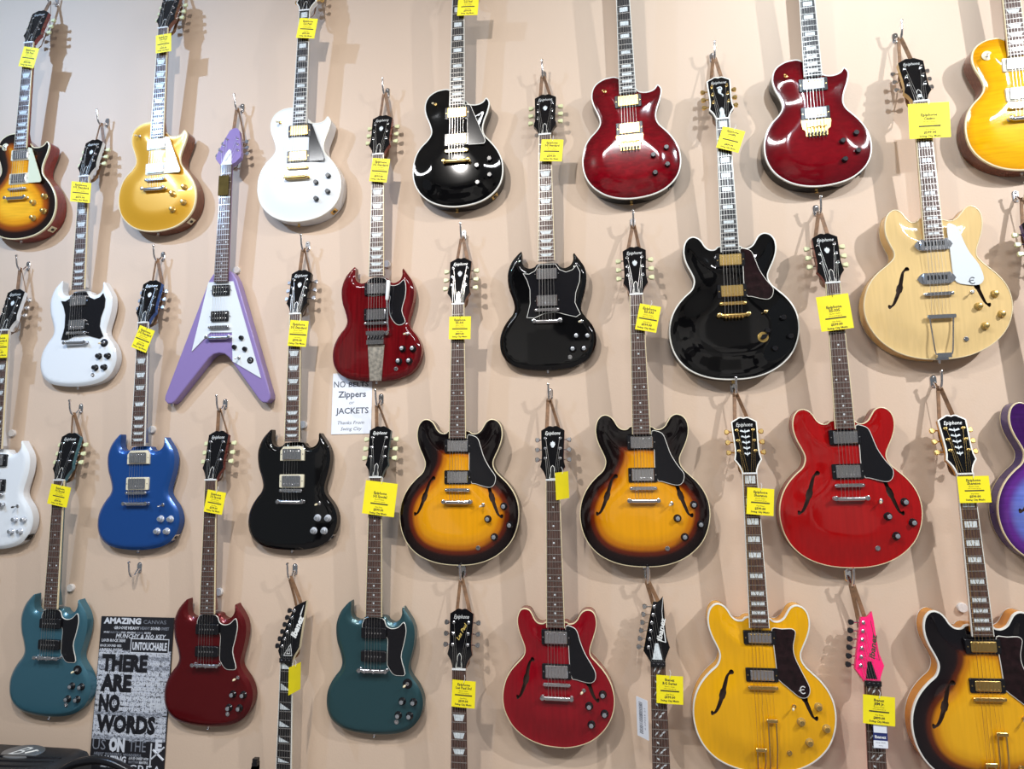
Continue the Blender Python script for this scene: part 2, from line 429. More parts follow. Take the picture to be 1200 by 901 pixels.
def body_mesh(kind, holes):
    key = ('body', kind, holes)
    if key in MESH: return MESH[key]
    th, hs, fn = PROF[kind]; p = FULL[kind]; n = len(p)
    pts = [Vector(q) for q in p]; edges = [(i, (i + 1) % n) for i in range(n)]
    hl = FH.get(kind, []) if holes else []
    cand = []
    for d in (1.5, 3, 5, 8, 11, 14.5):
        r = inset(p, d); dd = seg_dist(r, p); ok = inside(r, p)
        cand += [q for q, e, o_ in zip(r, dd, ok) if o_ and e > d * 0.85]
    xs = [q[0] for q in p]; zs = [q[1] for q in p]; g = 9.0
    row = 0; z = min(zs)
    grid = []
    while z < max(zs):
        x = min(xs) + (g / 2 if row % 2 else 0)
        while x < max(xs): grid.append((x, z)); x += g
        z += g * 0.87; row += 1
    dd = seg_dist(grid, p); ok = inside(grid, p)
    cand += [q for q, e, o_ in zip(grid, dd, ok) if o_ and e > 19]
    if hl:
        keep = np.ones(len(cand), bool)
        for h in hl:
            keep &= ~inside(cand, h); keep &= seg_dist(cand, h) > 2.0
        cand = [q for q, k in zip(cand, keep) if k]
    for h in hl:
        b0 = len(pts); pts += [Vector(q) for q in h]
        edges += [(b0 + i, b0 + (i + 1) % len(h)) for i in range(len(h))]
    pts += [Vector(q) for q in cand]
    ov, oe, of, v0, e0, f0 = delaunay_2d_cdt(pts, edges, [], 0, 1e-4)
    P = np.array([(v.x, v.y) for v in ov])
    cen = np.array([P[list(f)].mean(0) for f in of])
    good = inside(cen, p)
    for h in hl: good &= ~inside(cen, h)
    D = seg_dist(P, p)
    onb = {}
    for i, src in enumerate(v0):
        for s in src:
            if s < n: onb[s] = i; D[i] = 0.0
    mb = MB()
    mb.add([(P[i][0], fn(float(D[i])), P[i][1]) for i in range(len(P))], [tuple(f) for f, k in zip(of, good) if k], 0)
    if kind in ('ES', 'E3', 'CA', 'LP'):      # the spray is heavier over the shoulders
        k_ = 0.10 if kind == 'LP' else 0.34
        attr = [max(0.0, float(d) - k_ * max(0.0, q[1] - 60)) / 100 for d, q in zip(D, P)]
    else: attr = [float(d) / 100 for d in D]
    # sides and back
    ring = [onb[i] for i in range(n)]
    n0 = len(mb.v); mb.v += [(x, th, z) for x, z in p]; attr += [0.0] * n
    for i in range(n):
        j = (i + 1) % n
        mb.f.append((ring[i], ring[j], n0 + j, n0 + i)); mb.mi.append(1)
    bv, be, bf, b0_, b1_, b2_ = delaunay_2d_cdt([Vector(q) for q in p], [(i, (i + 1) % n) for i in range(n)], [], 0, 1e-4)
    BP = np.array([(v.x, v.y) for v in bv])
    src = {i: q[0] for i, q in enumerate(b0_) if q}
    bg_ = inside(np.array([BP[list(f)].mean(0) for f in bf]), p)
    for f, k in zip(bf, bg_):
        if k and all(i in src for i in f): mb.f.append(tuple(n0 + src[i] for i in reversed(f))); mb.mi.append(1)
    MESH[key] = mesh('body', mb, smooth=32, attr=attr, nmat=2)
    return MESH[key]
def binding_mesh(kind, back=False, wide=True):
    def make():
        p = FULL[kind]; n = len(p); th, hs, fn = PROF[kind]; mb = MB()
        if not back: prof = [(-0.5, 6.0), (-0.5, -0.4), (0.6, -0.9), (3.6 if wide else 2.0, -1.0), (3.6 if wide else 2.0, 1.0)]
        else: prof = [(-0.5, th - 5), (-0.5, th - 1.2), (2.5, th + 0.2)]
        rings = [inset(p, d) if abs(d) > 1e-6 else p for d, y in prof]
        vs = [(x, prof[k][1], z) for k, r in enumerate(rings) for x, z in r]; fs = []
        for k in range(len(prof) - 1):
            for i in range(n):
                j = (i + 1) % n; fs.append((k * n + i, k * n + j, (k + 1) * n + j, (k + 1) * n + i))
        mb.add(vs, fs); return mb
    return cached(('binding', kind, back, wide), make, smooth=40)
def fhole_mesh(kind, i):
    def make():
        h = FH[kind][i]; n = len(h); mb = MB()
        top = []
        dd = seg_dist(h, FULL[kind]); fn = PROF[kind][2]
        vs = [(x, fn(float(d)) + 0.4, z) for (x, z), d in zip(inset(h, -0.2), dd)] + [(x, fn(float(d)) + 9, z) for (x, z), d in zip(h, dd)]
        fs = [(k, (k + 1) % n, n + (k + 1) % n, n + k) for k in range(n)] + [tuple(range(n, 2 * n))]
        return mb.add(vs, fs)
    return cached(('f_hole', kind, i), make, smooth=40)

# ------------------------------------------------------------------ neck, head, hardware
def fret_z(S, n): return S * 2 ** (-n / 12)
def fb_w(S, z, zend): return 43 + (57 - 43) * (S - z) / (S - zend)
HEADS = {}
hh = [(21.5,0),(22.5,10),(28,25),(34,35),(40.5,44),(36.5,62),(35.5,80),(36.5,110),(38,140),(38.5,166),(30,171.5),(21,176.5),(15,180.5),(10,181.5),(5,180.5),(0,178.5)]
HEADS['open_book'] = [(-x, z) for x, z in hh] + [(x, z) for x, z in reversed(hh[:-1])]
HEADS['pointed'] = [(-21,0),(-25,8),(-42,34),(-30,86),(-12,160),(-7,178),(6,177),(14,182),(24,194),(26,167),(27,120),(29,78),(38,46),(24,14),(21,0)]
HEADS['hooked'] = [(-21,0),(-25,8),(-34,26),(-29,62),(-14,112),(4,165),(22,176),(46,187),(43,140),(41,100),(39,40),(24,12),(21,0)]
HEADS['arrow'] = [(-21,0),(-34,8),(-53,32),(-50,56),(-34,118),(-20,162),(-10,171),(0,174),(12,170),(22,158),(36,108),(51,50),(52,32),(36,8),(21,0)]
HANG = {'open_book': 14, 'pointed': 12, 'hooked': 12, 'arrow': 14}

def head_xf(hs, S, ang):
    a = R(ang); y0 = -(hs - 3) + 1.5
    def fn(p):
        x, y, z = p
        return (x, y0 + z * math.sin(a) + y * math.cos(a), S + z * math.cos(a) - y * math.sin(a))
    return fn

TUNE = {'open_book': [(s * 24.5, z, s) for s in (-1, 1) for z in (72, 105, 139)],
        'arrow': [(-35, 62, -1), (-29, 90, -1), (-22, 118, -1), (35, 62, 1), (29, 90, 1), (22, 118, 1)],
        'pointed': [(-26 + 4.4 * i, 44 + 23.5 * i, -1) for i in range(6)],
        'hooked': [(-20 + 5.6 * i, 40 + 22.5 * i, -1) for i in range(6)]}

def knob_geo(style, x, z, y):
    a = MB(); b = None
    if style == 'speed':
        lathe(a, [(9.5, y), (9.5, y - 1.5), (9, y - 3), (8.2, y - 11), (7.2, y - 12)], x, z, 18)
    elif style == 'tophat':
        lathe(a, [(12.5, y), (12.5, y - 1.5), (10.5, y - 4), (8.5, y - 7), (8.2, y - 13), (7.6, y - 13.6)], x, z, 18)
        b = MB(); lathe(b, [(6.6, y - 13.4), (6.6, y - 14.1), (5.8, y - 14.4)], x, z, 16)
    elif style == 'chicken':
        plate(a, [(x - 10, z - 5), (x - 5, z - 9), (x + 6, z - 6), (x + 17, z + 10), (x - 4, z + 6)], y, y - 12, 1.5)
    return a, b

def add_knob(root, kind, style, x, z, m_body, m_cap):
    fn = PROF[kind][2]; d = float(seg_dist([(x, z)], FULL[kind])[0]); y = fn(d) + 0.3
    key = ('knob', kind, style, x, z)
    a, b = knob_geo(style, x, z, y)
    k = obj('knob', cached(key, lambda: a, smooth=30), m_body, root)
    if b is not None: obj('knob_cap', cached(key + ('cap',), lambda: b, smooth=30), m_cap, k)
    return k

def string_y(hs): return -hs

def build_guitar(g):
    kind = g['kind']; S = 648.0 if kind == 'ST' else 628.0
    th, hs, fn = PROF[kind]
    D = dict(LP=82, SG=61, ES=84, E3=84, CA=84, V=63, ST=68)[kind]
    T = R(2.5); a = R(g['lean'])
    root = bpy.data.objects.new('electric_guitar', None); COL.objects.link(root)
    root.empty_display_size = 0.05
    rot = Matrix.Rotation(T, 4, 'X') @ Matrix.Rotation(a, 4, 'Y')
    base = Vector((g['x'], WALL_Y - D / 1000, g['z'])) + (rot @ Vector((0, hs / 1000, 0)))
    root.matrix_world = Matrix.Translation(base) @ rot
    g['root'] = root; g['S'] = S; g['hs'] = hs; g['mw'] = Matrix.Translation(base) @ rot
    metal = M[g['metal']]; top = g['top']; side = g['side']
    holes = g.get('holes', False)
    body = obj('body', body_mesh(kind, holes), [top, side], root)
    if g.get('bind'):
        obj('binding', binding_mesh(kind, False, g['bind'] == 'bind_white' or kind == 'LP'), M[g['bind']], body)
        if kind in ('ES', 'E3', 'CA'): obj('back_binding', binding_mesh(kind, True), M[g['bind']], body)
    if holes:
        for i in range(2): obj('f_hole', fhole_mesh(kind, i), M['wood_dark'], body)
    def top_y(x, z): return fn(float(seg_dist([(x, z)], FULL[kind])[0]))
    # ---- fretboard
    nf = 24 if kind == 'ST' else 22
    zend = fret_z(S, nf) - 5
    if kind == 'CA': zend = fret_z(S, 22) - 4
    ytop = -(hs - 3); ybot = ytop + 6
    def mk_fb():
        mb = MB(); wn, we = 43 / 2, 57 / 2
        vs = []
        for z, wd in ((S - 1, wn), (zend, we)):
            vs += [(-wd, ybot, z), (-wd, ytop + 0.8, z), (-wd * 0.5, ytop + 0.15, z), (0, ytop, z), (wd * 0.5, ytop + 0.15, z), (wd, ytop + 0.8, z), (wd, ybot, z)]
        fs = [(i, i + 1, i + 8, i + 7) for i in range(6)] + [(6, 0, 7, 13), tuple(range(6, -1, -1)), tuple(range(7, 14))]
        return mb.add(vs, fs)
    fb = obj('fretboard', cached(('fretboard', kind), mk_fb, smooth=25), M[g['board']], root)
    if g.get('fbind'):
        def mk_b(s):
            mb = MB()
            vs = []
            for z, wd in ((S - 1, 21.5), (zend, 28.5)):
                for xx, yy in ((wd - 1.6, ytop + 0.35), (wd + 0.5, ytop + 0.6), (wd + 0.5, ybot), (wd - 1.6, ybot)):
                    vs.append((s * xx, yy - 0.15, z))
            return mb.add(vs, [(0, 1, 5, 4), (1, 2, 6, 5), (2, 3, 7, 6), (3, 0, 4, 7), (0, 3, 2, 1), (4, 5, 6, 7)])
        for s in (-1, 1):
            obj('fretboard_binding', cached(('fbind', kind, s), lambda: mk_b(s), smooth=0), M[g['fbind']], fb)
    def mk_fret():
        mb = MB(); vs = []
        for x, dy in ((-0.5, 0.9), (-0.25, 0.2), (0, 0), (0.25, 0.2), (0.5, 0.9)):
            vs += [(x * 1000, dy + 0.4, -1.1), (x * 1000, dy - 0.9, -0.7), (x * 1000, dy - 0.9, 0.7), (x * 1000, dy + 0.4, 1.1)]
        fs = []
        for i in range(4):
            for k in range(3): fs.append((i * 4 + k, i * 4 + k + 1, i * 4 + k + 5, i * 4 + k + 4))
        return mb.add(vs, fs)
    fm = cached('fret', mk_fret, smooth=50)
    for n in range(1, nf + 1):
        z = fret_z(S, n)
        f = obj('fret', fm, M['fretwire'], fb)
        f.location = (0, ytop / 1000, z / 1000); f.scale = ((fb_w(S, z, zend) - 1.5) / 1000, 1, 1)
    # ---- inlays
    marks = [3, 5, 7, 9, 12, 15, 17, 19, 21]
    if g['inlay'] in ('block', 'vblock'): marks = [1] + marks
    if g['inlay'] in ('vine', 'tooth'): marks = list(range(1, 22)) if g['inlay'] == 'vine' else [1, 3, 5, 7, 9, 12, 15, 17, 19, 21]
    for n in marks:
        z1, z0 = fret_z(S, n - 1), fret_z(S, n); zc = (z0 + z1) / 2; hgt = z1 - z0; wd = fb_w(S, zc, zend)
        def mk(n=n):
            mb = MB(); yi = ytop - 0.15
            def pl(o): plate(mb, o, ytop + 0.8, yi)
            t = g['inlay']
            if t == 'dot':
                if n == 12:
                    for s in (-1, 1): plate(mb, circle(s * wd * 0.26, zc, 2.9, 12), ytop + 1, ytop + 0.05)
                else: plate(mb, circle(0, zc, 2.9, 12), ytop + 1, yi)
            elif t == 'trap':
                h = hgt * 0.34
                pl([(-wd * 0.37, zc + h), (-wd * 0.27, zc - h), (wd * 0.27, zc - h), (wd * 0.37, zc + h)])
            elif t == 'block': pl(rect(0, zc, wd * 0.60, hgt * 0.62))
            elif t == 'vblock':
                pl([(-wd * 0.34, zc - hgt * 0.33), (-wd * 0.05, zc - hgt * 0.33), (-wd * 0.16, zc + hgt * 0.33), (-wd * 0.34, zc + hgt * 0.33)])
                pl([(wd * 0.05, zc - hgt * 0.33), (wd * 0.34, zc - hgt * 0.33), (wd * 0.34, zc + hgt * 0.33), (wd * 0.16, zc + hgt * 0.33)])
                pl([(-wd * 0.02, zc - hgt * 0.33), (wd * 0.02, zc - hgt * 0.33), (wd * 0.13, zc + hgt * 0.33), (-wd * 0.13, zc + hgt * 0.33)])
            elif t == 'para':
                h = hgt * 0.27
                for s in (-1, 1):
                    pl([(s * wd * 0.02, zc + h * 0.9 * s), (s * wd * 0.02, zc - h), (s * wd * 0.30, zc - h * 0.9 * s), (s * wd * 0.30, zc + h)] if False else [(s * wd * 0.02, zc - h), (s * wd * 0.30, zc - h), (s * wd * 0.27, zc + h), (s * wd * 0.02 - wd * 0.01, zc + h)])
            elif t == 'tooth': pl([(-wd * 0.36, zc - hgt * 0.30), (wd * 0.36, zc - hgt * 0.30), (-wd * 0.36, zc + hgt * 0.38)])
            elif t == 'vine':
                s = 1 if n % 2 else -1; h = hgt * 0.36
                for (x0, za, x1, zb, ww) in ((-0.32, -0.6, -0.10, 0.8, 2.2), (-0.05, -0.9, 0.16, 0.1, 2.8), (0.10, 0.2, 0.34, 0.9, 2.4)) if n % 2 else ((0.05, -0.5, 0.24, 0.4, 2.6),):
                    ax, az, b_x, bz = s * x0 * wd, zc + za * h, s * x1 * wd, zc + zb * h
                    dx, dz = b_x - ax, bz - az; L = math.hypot(dx, dz); nx, nz = -dz / L, dx / L
                    pl([(ax, az), (ax + dx * 0.5 + nx * ww, az + dz * 0.5 + nz * ww), (b_x, bz), (ax + dx * 0.5 - nx * ww, az + dz * 0.5 - nz * ww)])
            return mb
        obj('inlay', cached(('inlay', kind, g['inlay'], n), mk, smooth=0), M['pearl'], fb)
    # ---- neck
    def mk_neck():
        mb = MB(); vs = []; K = 9
        ztop = S + 4; zlow = min(zend + 10, 190)
        st = []
        for i in range(9):
            u = i / 8; z = ztop + (zlow - ztop) * u
            dep = 17 + 4 * u
            if z < zend + 75: dep += (1 - (z - zlow) / (zend + 75 - zlow)) ** 2 * max(4, th * 0.5)
            st.append((z, fb_w(S, min(z, S), zend) / 2 - 0.2, dep))
        for z, wd, dep in st:
            for k in range(K):
                an = math.pi * k / (K - 1)
                vs.append((wd * math.cos(an), ybot - 0.3 + dep * math.sin(an) ** 0.8, z))
        fs = []
        for i in range(len(st) - 1):
            for k in range(K - 1):
                fs.append((i * K + k, i * K + k + 1, (i + 1) * K + k + 1, (i + 1) * K + k))
            fs.append((i * K + K - 1, i * K, (i + 1) * K, (i + 1) * K + K - 1))
        fs += [tuple(range(K)), tuple(reversed(range((len(st) - 1) * K, len(st) * K)))]
        return mb.add(vs, fs)
    obj('neck', cached(('neck', kind), mk_neck, smooth=50), g['neck'], root)
    # ---- headstock
    hk = g['head']; ang = HANG[hk]; X = head_xf(hs, S, ang)
    g['hx'] = X
    ho = HEADS[hk]
    hd = obj('headstock', cached(('headstock', kind, hk), lambda: plate(MB(), ho, 15, 1.2, 0).xf(X), smooth=30), g['neck'], root)
    obj('headstock_face', cached(('headface', kind, hk), lambda: plate(MB(), inset(ccw(ho), 0.3), 1.2, -0.6, 0.4).xf(X), smooth=30), g['face'], hd)
    if g.get('hbind'):
        def mk_hb():
            p = ccw(ho); n = len(p); mb = MB(); vs = []
            prof = [(-0.7, 4.5), (-0.7, -0.8), (3.0, -1.0), (3.0, 0)]
            for d, y in prof: vs += [(x, y, z) for x, z in inset(p, d)]
            fs = []
            for k in range(3):
                for i in range(n - 1): fs.append((k * n + i, k * n + i + 1, (k + 1) * n + i + 1, (k + 1) * n + i))
            return mb.add(vs, fs).xf(X)
        obj('headstock_binding', cached(('hbind', kind, hk), mk_hb, smooth=0), M[g['hbind']], hd)
    lm = M[g.get('logo_mat', 'logo')]
    if hk == 'open_book':
        def mk_logo():
            mb = MB(); put_text(mb, 'Epiphone', 0, 157, -0.9, width=50, height=12, shear=0.32, bold=-0.004)
            return mb.xf(X)
        obj('logo', cached(('logo', kind), mk_logo, smooth=0), lm, hd)
        em = g.get('emblem', 'crown')
        if em == 'crown':
            def mk_e():
                mb = MB()
                o = [(-3, -10), (3, -10), (6, -4), (8.5, 2), (6, 4), (7, 8), (3, 7), (0, 12), (-3, 7), (-7, 8), (-6, 4), (-8.5, 2), (-6, -4)]
                plate(mb, [(x, z + 118) for x, z in o], 0, -0.9); return mb.xf(X)
            obj('emblem', cached(('crown', kind), mk_e, smooth=0), M['pearl'], hd)
        elif em == 'vine':
            def mk_v():
                mb = MB()
                for i, z in enumerate((62, 80, 98, 116, 134)):
                    wv = 9 + i * 1.6
                    plate(mb, [(0, z - 7), (2.2, z), (0, z + 8), (-2.2, z)], 0, -0.9)
                    for s in (-1, 1):
                        plate(mb, [(0, z - 3), (s * wv, z + 1), (s * wv * 0.8, z + 6), (s * 3, z + 2)], 0, -0.9)
                return mb.xf(X)
            obj('emblem', cached(('vine', kind), mk_v, smooth=0), M['pearl'], hd)
        elif em == 'scroll':
            def mk_s():
                mb = MB()
                tube(mb, smooth_open([(-8, -0.6, 132), (4, -0.6, 136), (7, -0.6, 126), (-4, -0.6, 116), (3, -0.6, 106), (9, -0.6, 102), (8, -0.6, 95)], 4), 2.6, 5)
                plate(mb, circle(0, 120, 6, 10, 12), 0, -0.8); return mb.xf(X)
            obj('emblem', cached(('scroll', kind), mk_s, smooth=0), M['pearl'], hd)
        elif em == 'script':
            def mk_s2():
                mb = MB(); put_text(mb, 'Les Paul', 3, 112, -0.9, width=54, height=11, shear=0.3, bold=0.01, rot=62); return mb.xf(X)
            obj('emblem', cached(('script', kind), mk_s2, smooth=0), M['logo_gold'], hd)
        tc = g.get('truss', 'bell')
        if tc != 'none':
            bell = [(-10, 5), (10, 5), (9, 14), (7, 24), (7, 38), (4, 45), (0, 49), (-4, 45), (-7, 38), (-7, 24), (-9, 14)]
            r_ = obj('truss_rod_cover', cached(('truss', kind), lambda: plate(MB(), bell, -0.5, -2.2, 0.5).xf(X), smooth=0), M['pearl'] if tc == 'pearl' else M['black'], hd)
            if tc != 'pearl':
                def mk_ed():
                    p = ccw(bell); q = inset(p, 1.4); n = len(p)
                    return MB().add([(x, -2.35, z) for x, z in p] + [(x, -2.35, z) for x, z in q], [(i, (i + 1) % n, n + (i + 1) % n, n + i) for i in range(n)]).xf(X)
                r_['label'] = 'truss rod cover with a pale outline'
                obj('cover_outline', cached(('trussedge', kind), mk_ed, smooth=0), M['bind_white'], hd)
                if tc == 'E':
                    obj('cover_mark', cached(('trussE', kind), lambda: plate(plate(MB(), circle(0, 22, 6.5, 14), -2.2, -2.6).xf(lambda p: p), circle(0, 22, 3.6, 12), -2.6, -2.7).xf(X), smooth=0), M['pearl'], hd)
    elif hk in ('pointed', 'hooked'):
        def mk_l():
            mb = MB()
            if hk == 'pointed':
                put_text(mb, 'Ibanez', 14, 98, -0.9, width=70, height=15, shear=0.2, bold=0.03, rot=77)
                if g.get('swoosh'):
                    tube(mb, [(26, -0.6, 60), (20, -0.6, 118), (19, -0.6, 150), (24, -0.6, 190)], [2.2, 1.2, 1.0, 0.7], 5)
                    tube(mb, [(26, -0.6, 60), (2, -0.6, 66)], 1.6, 5)
                else:
                    tube(mb, [(2, -0.6, 72), (27, -0.6, 60), (20, -0.6, 130), (17, -0.6, 168)], 0.8, 5)
            else:
                put_text(mb, 'Ibanez', 24, 104, -0.9, width=72, height=20, shear=0.2, bold=0.05, rot=72)
                tube(mb, [(31, -0.6, 140), (38, -0.6, 172)], [3, 0.6], 5)
            return mb.xf(X)
        obj('logo', cached(('ilogo', kind, hk, g.get('swoosh')), mk_l, smooth=0), M[g.get('logo_mat', 'logo')], hd)
        if hk == 'pointed':
            pl_ = [(-16, 10), (14, 10), (4, 56), (-6, 56)]
            obj('truss_rod_cover', cached(('trussp', kind), lambda: plate(MB(), pl_, -0.5, -2.4, 0.6).xf(X), smooth=0), g.get('cover', M['black']), hd)
        else:
            def mk_tri():
                mb = MB(); p = ccw([(-14, 12), (18, 12), (8, 50)]); q = inset(p, 2); r = inset(p, 6); s2 = inset(p, 8)
                for u, v_ in ((p, q), (r, s2)):
                    mb.add([(x, -0.9, z) for x, z in u] + [(x, -0.9, z) for x, z in v_], [(i, (i + 1) % 3, 3 + (i + 1) % 3, 3 + i) for i in range(3)])
                return mb.xf(X)
            obj('triangle_mark', cached(('tri', kind), mk_tri, smooth=0), M['logo'], hd)
        def mk_lock():
            mb = MB(); bx(mb, -22, 22, ytop - 6, ytop + 2, S - 8, S + 6)
            for x in (-13, 0, 13): lathe(mb, [(4, ytop - 6), (4, ytop - 9), (3.4, ytop - 9.5)], x, S - 1, 10)
            for x in (-13, 0, 13): bx(mb, x - 6.2, x + 6.2, ytop - 7.5, ytop - 6, S - 7, S + 5)
            return mb
        obj('locking_nut', cached(('locknut', kind), mk_lock, smooth=30), M['dark_metal'] if g['metal'] != 'gold' else M['black'], root)
    elif hk == 'arrow':
        cov = [(-19, 6), (19, 6), (17, 22), (12, 48), (4, 66), (-1, 71), (-6, 66), (-14, 48), (-18, 22)]
        c_ = obj('truss_rod_cover', cached(('trussv', kind), lambda: plate(MB(), cov, -0.5, -2.4, 0.6).xf(X), smooth=0), M['white'], hd)
        def mk_vt():
            mb = MB(); put_text(mb, 'Epiphone', -1, 32, -2.7, width=38, height=8, shear=0.25, rot=68); return mb.xf(X)
        obj('logo', cached(('vlogo', kind), mk_vt, smooth=0), M['grey_ink'], hd)
    if hk in ('open_book', 'arrow'):
        obj('nut', cached(('nut', kind), lambda: bx(MB(), -21.8, 21.8, ytop - 2.0, ytop + 6, S - 1, S + 4), smooth=0), M['white'], root)
    # ---- tuners
    bm_ = M[g['button']]
    for i, (tx, tz, s) in enumerate(TUNE[hk]):
        def mk_t():
            mb = MB()
            lathe(mb, [(5.0, -0.4), (5.0, -2.2), (4.0, -2.6), (3.0, -2.8), (3.0, -9.5), (2.4, -10)], tx, tz, 12)
            bx(mb, tx - 7, tx + 7, 14.8, 23, tz - 8, tz + 8)
            e = 46 if hk in ('open_book',) else (abs(tx) + 22)
            tube(mb, [(tx, 19, tz), (s * e if hk != 'pointed' and hk != 'hooked' else tx - 22, 19, tz)], 2.3, 6)
            return mb.xf(X)
        def mk_bt():
            mb = MB(); st = g['button']
            xo = s * 44 if hk == 'open_book' else (s * (abs(tx) + 20) if hk == 'arrow' else tx - 20)
            sg = s if hk != 'pointed' and hk != 'hooked' else -1
            if st == 'key':
                o = [(0, -3.5), (3, -6), (15, -8.5), (18.5, -5), (18.5, 5), (15, 8.5), (3, 6), (0, 3.5)]
            else:
                o = [(0, -3), (3, -6), (9, -8.2), (14, -7), (16, 0), (14, 7), (9, 8.2), (3, 6), (0, 3)]
            plate(mb, [(xo + sg * x, tz + z) for x, z in o], 22.5, 15.5, 1.6)
            return mb.xf(X)
        t = obj('tuner', cached(('tuner', kind, hk, i), mk_t, smooth=35), metal, root)
        obj('tuner_button', cached(('tunbtn', kind, hk, i, g['button']), mk_bt, smooth=35), bm_, t)
    # ---- strings
    tail = g.get('tail', 'stop')
    for i in range(6):
        def mk_s():
            f_ = (i - 2.5) / 2.5
            r = 0.62 - 0.07 * i
            order = [(0, 2), (0, 1), (0, 0), (1, 0), (1, 1), (1, 2)]
            if hk in ('open_book', 'arrow'):
                sd, k = order[i]
                idx = sd * 3 + ([0, 1, 2] if True else 0)[{0: 0, 1: 1, 2: 2}[i if sd == 0 else 5 - i]]
                px, pz, _ = TUNE[hk][idx]
            else:
                px, pz, _ = TUNE[hk][i]
            zt = {'stop': -38, 'tp6': -36, 'wrap': 2, 'floyd': -4, 'vibrola': -52, 'trapeze': -68, 'freq': (-172 if i < 3 else -88), 'none': -38}[tail]
            xt = f_ * 26
            if tail == 'freq': xt = -16 + (i - 1) * 9 if i < 3 else 19 + (i - 4) * 9
            pts = [X((px * 0.93, -5, pz)), (f_ * 17.5, -(hs - 1.2), S + 2), (f_ * 26, -hs, 0)]
            if zt < -10: pts.append((xt, -hs + 5, zt))
            return tube(MB(), pts, r, 5)
        obj('string', cached(('string', kind, hk, tail, i), mk_s, smooth=50), M['gold'] if g['metal'] == 'gold' and tail == 'freq' else M['string'], root)
    # ---- pickups
    PZ = dict(LP=(146, 45), SG=(127, 33), ES=(146, 42), E3=(141, 38), CA=(158, 50), V=(141, 42), ST=(135, 40))[kind]
    if g.get('pz'): PZ = g['pz']
    pk = g['pickup']
    for j, pz in enumerate(PZ):
        yb = top_y(0, pz) + 0.5
        ytopp = -(hs - 4.5)
        pgy = g.get('pu_base', 0)
        if pk in ('cover', 'mini', 'open', 'open_ring'):
            cw, chh = (70, 38) if pk != 'mini' else (67, 29)
            def mk_c(): return plate(MB(), rect(0, pz, cw, chh, 3), yb + 2, ytopp, 1.6)
            cm = {'cover': metal, 'mini': metal, 'open': M['black'], 'open_ring': M['black']}[pk]
            if g.get('pu_mat'): cm = M[g['pu_mat']]
            p = obj('pickup', cached(('pickup', kind, pk, pz), mk_c, smooth=30), cm, root)
            if g.get('ring'):
                def mk_r():
                    wr, hr = (91, 46) if pk != 'mini' else (92, 40)
                    o = rect(0, pz, wr, hr, 4)
                    if g.get('ring_trap') and j == 0: o = [(-45, pz - 23), (45, pz - 23), (45, pz + 12), (33, pz + 27), (-33, pz + 27), (-45, pz + 12)]
                    return plate(MB(), o, yb + 2, min(yb - 4, ytopp + 4.5), 1.2)
                obj('pickup_ring', cached(('ring', kind, pk, pz, g.get('ring_trap')), mk_r, smooth=30), M[g['ring']], p)
            def mk_p():
                mb = MB()
                for i in range(6):
                    for zz in ((pz - 10 if j else pz + 10),) if pk in ('cover', 'mini') else (pz - 9, pz + 9):
                        lathe(mb, [(2.3, ytopp + 0.5), (2.3, ytopp - 0.6), (1.6, ytopp - 1.0)], (i - 2.5) * 10.2, zz, 8)
                for s in (-1, 1): lathe(mb, [(2.0, yb - 1), (2.0, min(yb - 4, ytopp + 4.5) - 0.8)], s * 40.5, pz, 8)
                return mb
            obj('pole_screws', cached(('poles', kind, pk, pz), mk_p, smooth=30), metal if pk in ('cover', 'mini') else M['chrome'], p)
        elif pk == 'p90':
            p = obj('pickup', cached(('p90', kind, pz), lambda: plate(MB(), rect(0, pz, 86, 35, 5), yb + 2, ytopp, 2), smooth=30), M['black'], root)
            def mk_p():
                mb = MB()
                for i in range(6): lathe(mb, [(2.5, ytopp + 0.5), (2.5, ytopp - 0.6), (1.6, ytopp - 1.0)], (i - 2.5) * 10.2, pz, 8)
                return mb
            obj('pole_screws', cached(('p90poles', kind, pz), mk_p, smooth=30), M['chrome'], p)
        elif pk == 'dogear':
            def mk_d():
                mb = plate(MB(), rect(0, pz, 82, 37, 4), yb + 2, ytopp, 2)
                for s in (-1, 1): plate(mb, [(s * 40, pz - 18), (s * 50, pz - 10), (s * 56, pz), (s * 50, pz + 10), (s * 40, pz + 18)], yb + 2, yb - 4, 1)
                return mb
            p = obj('pickup', cached(('dogear', kind, pz), mk_d, smooth=30), M['chrome'], root)
            def mk_p():
                mb = MB()
                for i in range(6): bx(mb, (i - 2.5) * 10.2 - 3, (i - 2.5) * 10.2 + 3, ytopp - 0.4, ytopp + 1, pz - 5, pz + 9)
                return mb
            obj('pole_screws', cached(('dogpoles', kind, pz), mk_p, smooth=30), M['black'], p)
    # ---- pickguard
    if g.get('guard'):
        shape, gm, em_ = g['guard']
        o = GUARDS[shape]
        o = ccw(smooth_closed(o, 3)) if shape in SMOOTHG else ccw(o)
        yg = g.get('guard_y', min(top_y(x, z) for x, z in o) - 2.0)
        pg = obj('pickguard', cached(('guard', kind, shape), lambda: plate(MB(), inset(o, 1.8), yg + 1.5, yg - 1.2, 0.4), smooth=30), M[gm], root)
        if em_:
            obj('pickguard_edge', cached(('guardedge', kind, shape), lambda: plate(MB(), o, yg + 1.5, yg - 0.6, 0.5), smooth=30), M[em_], pg)
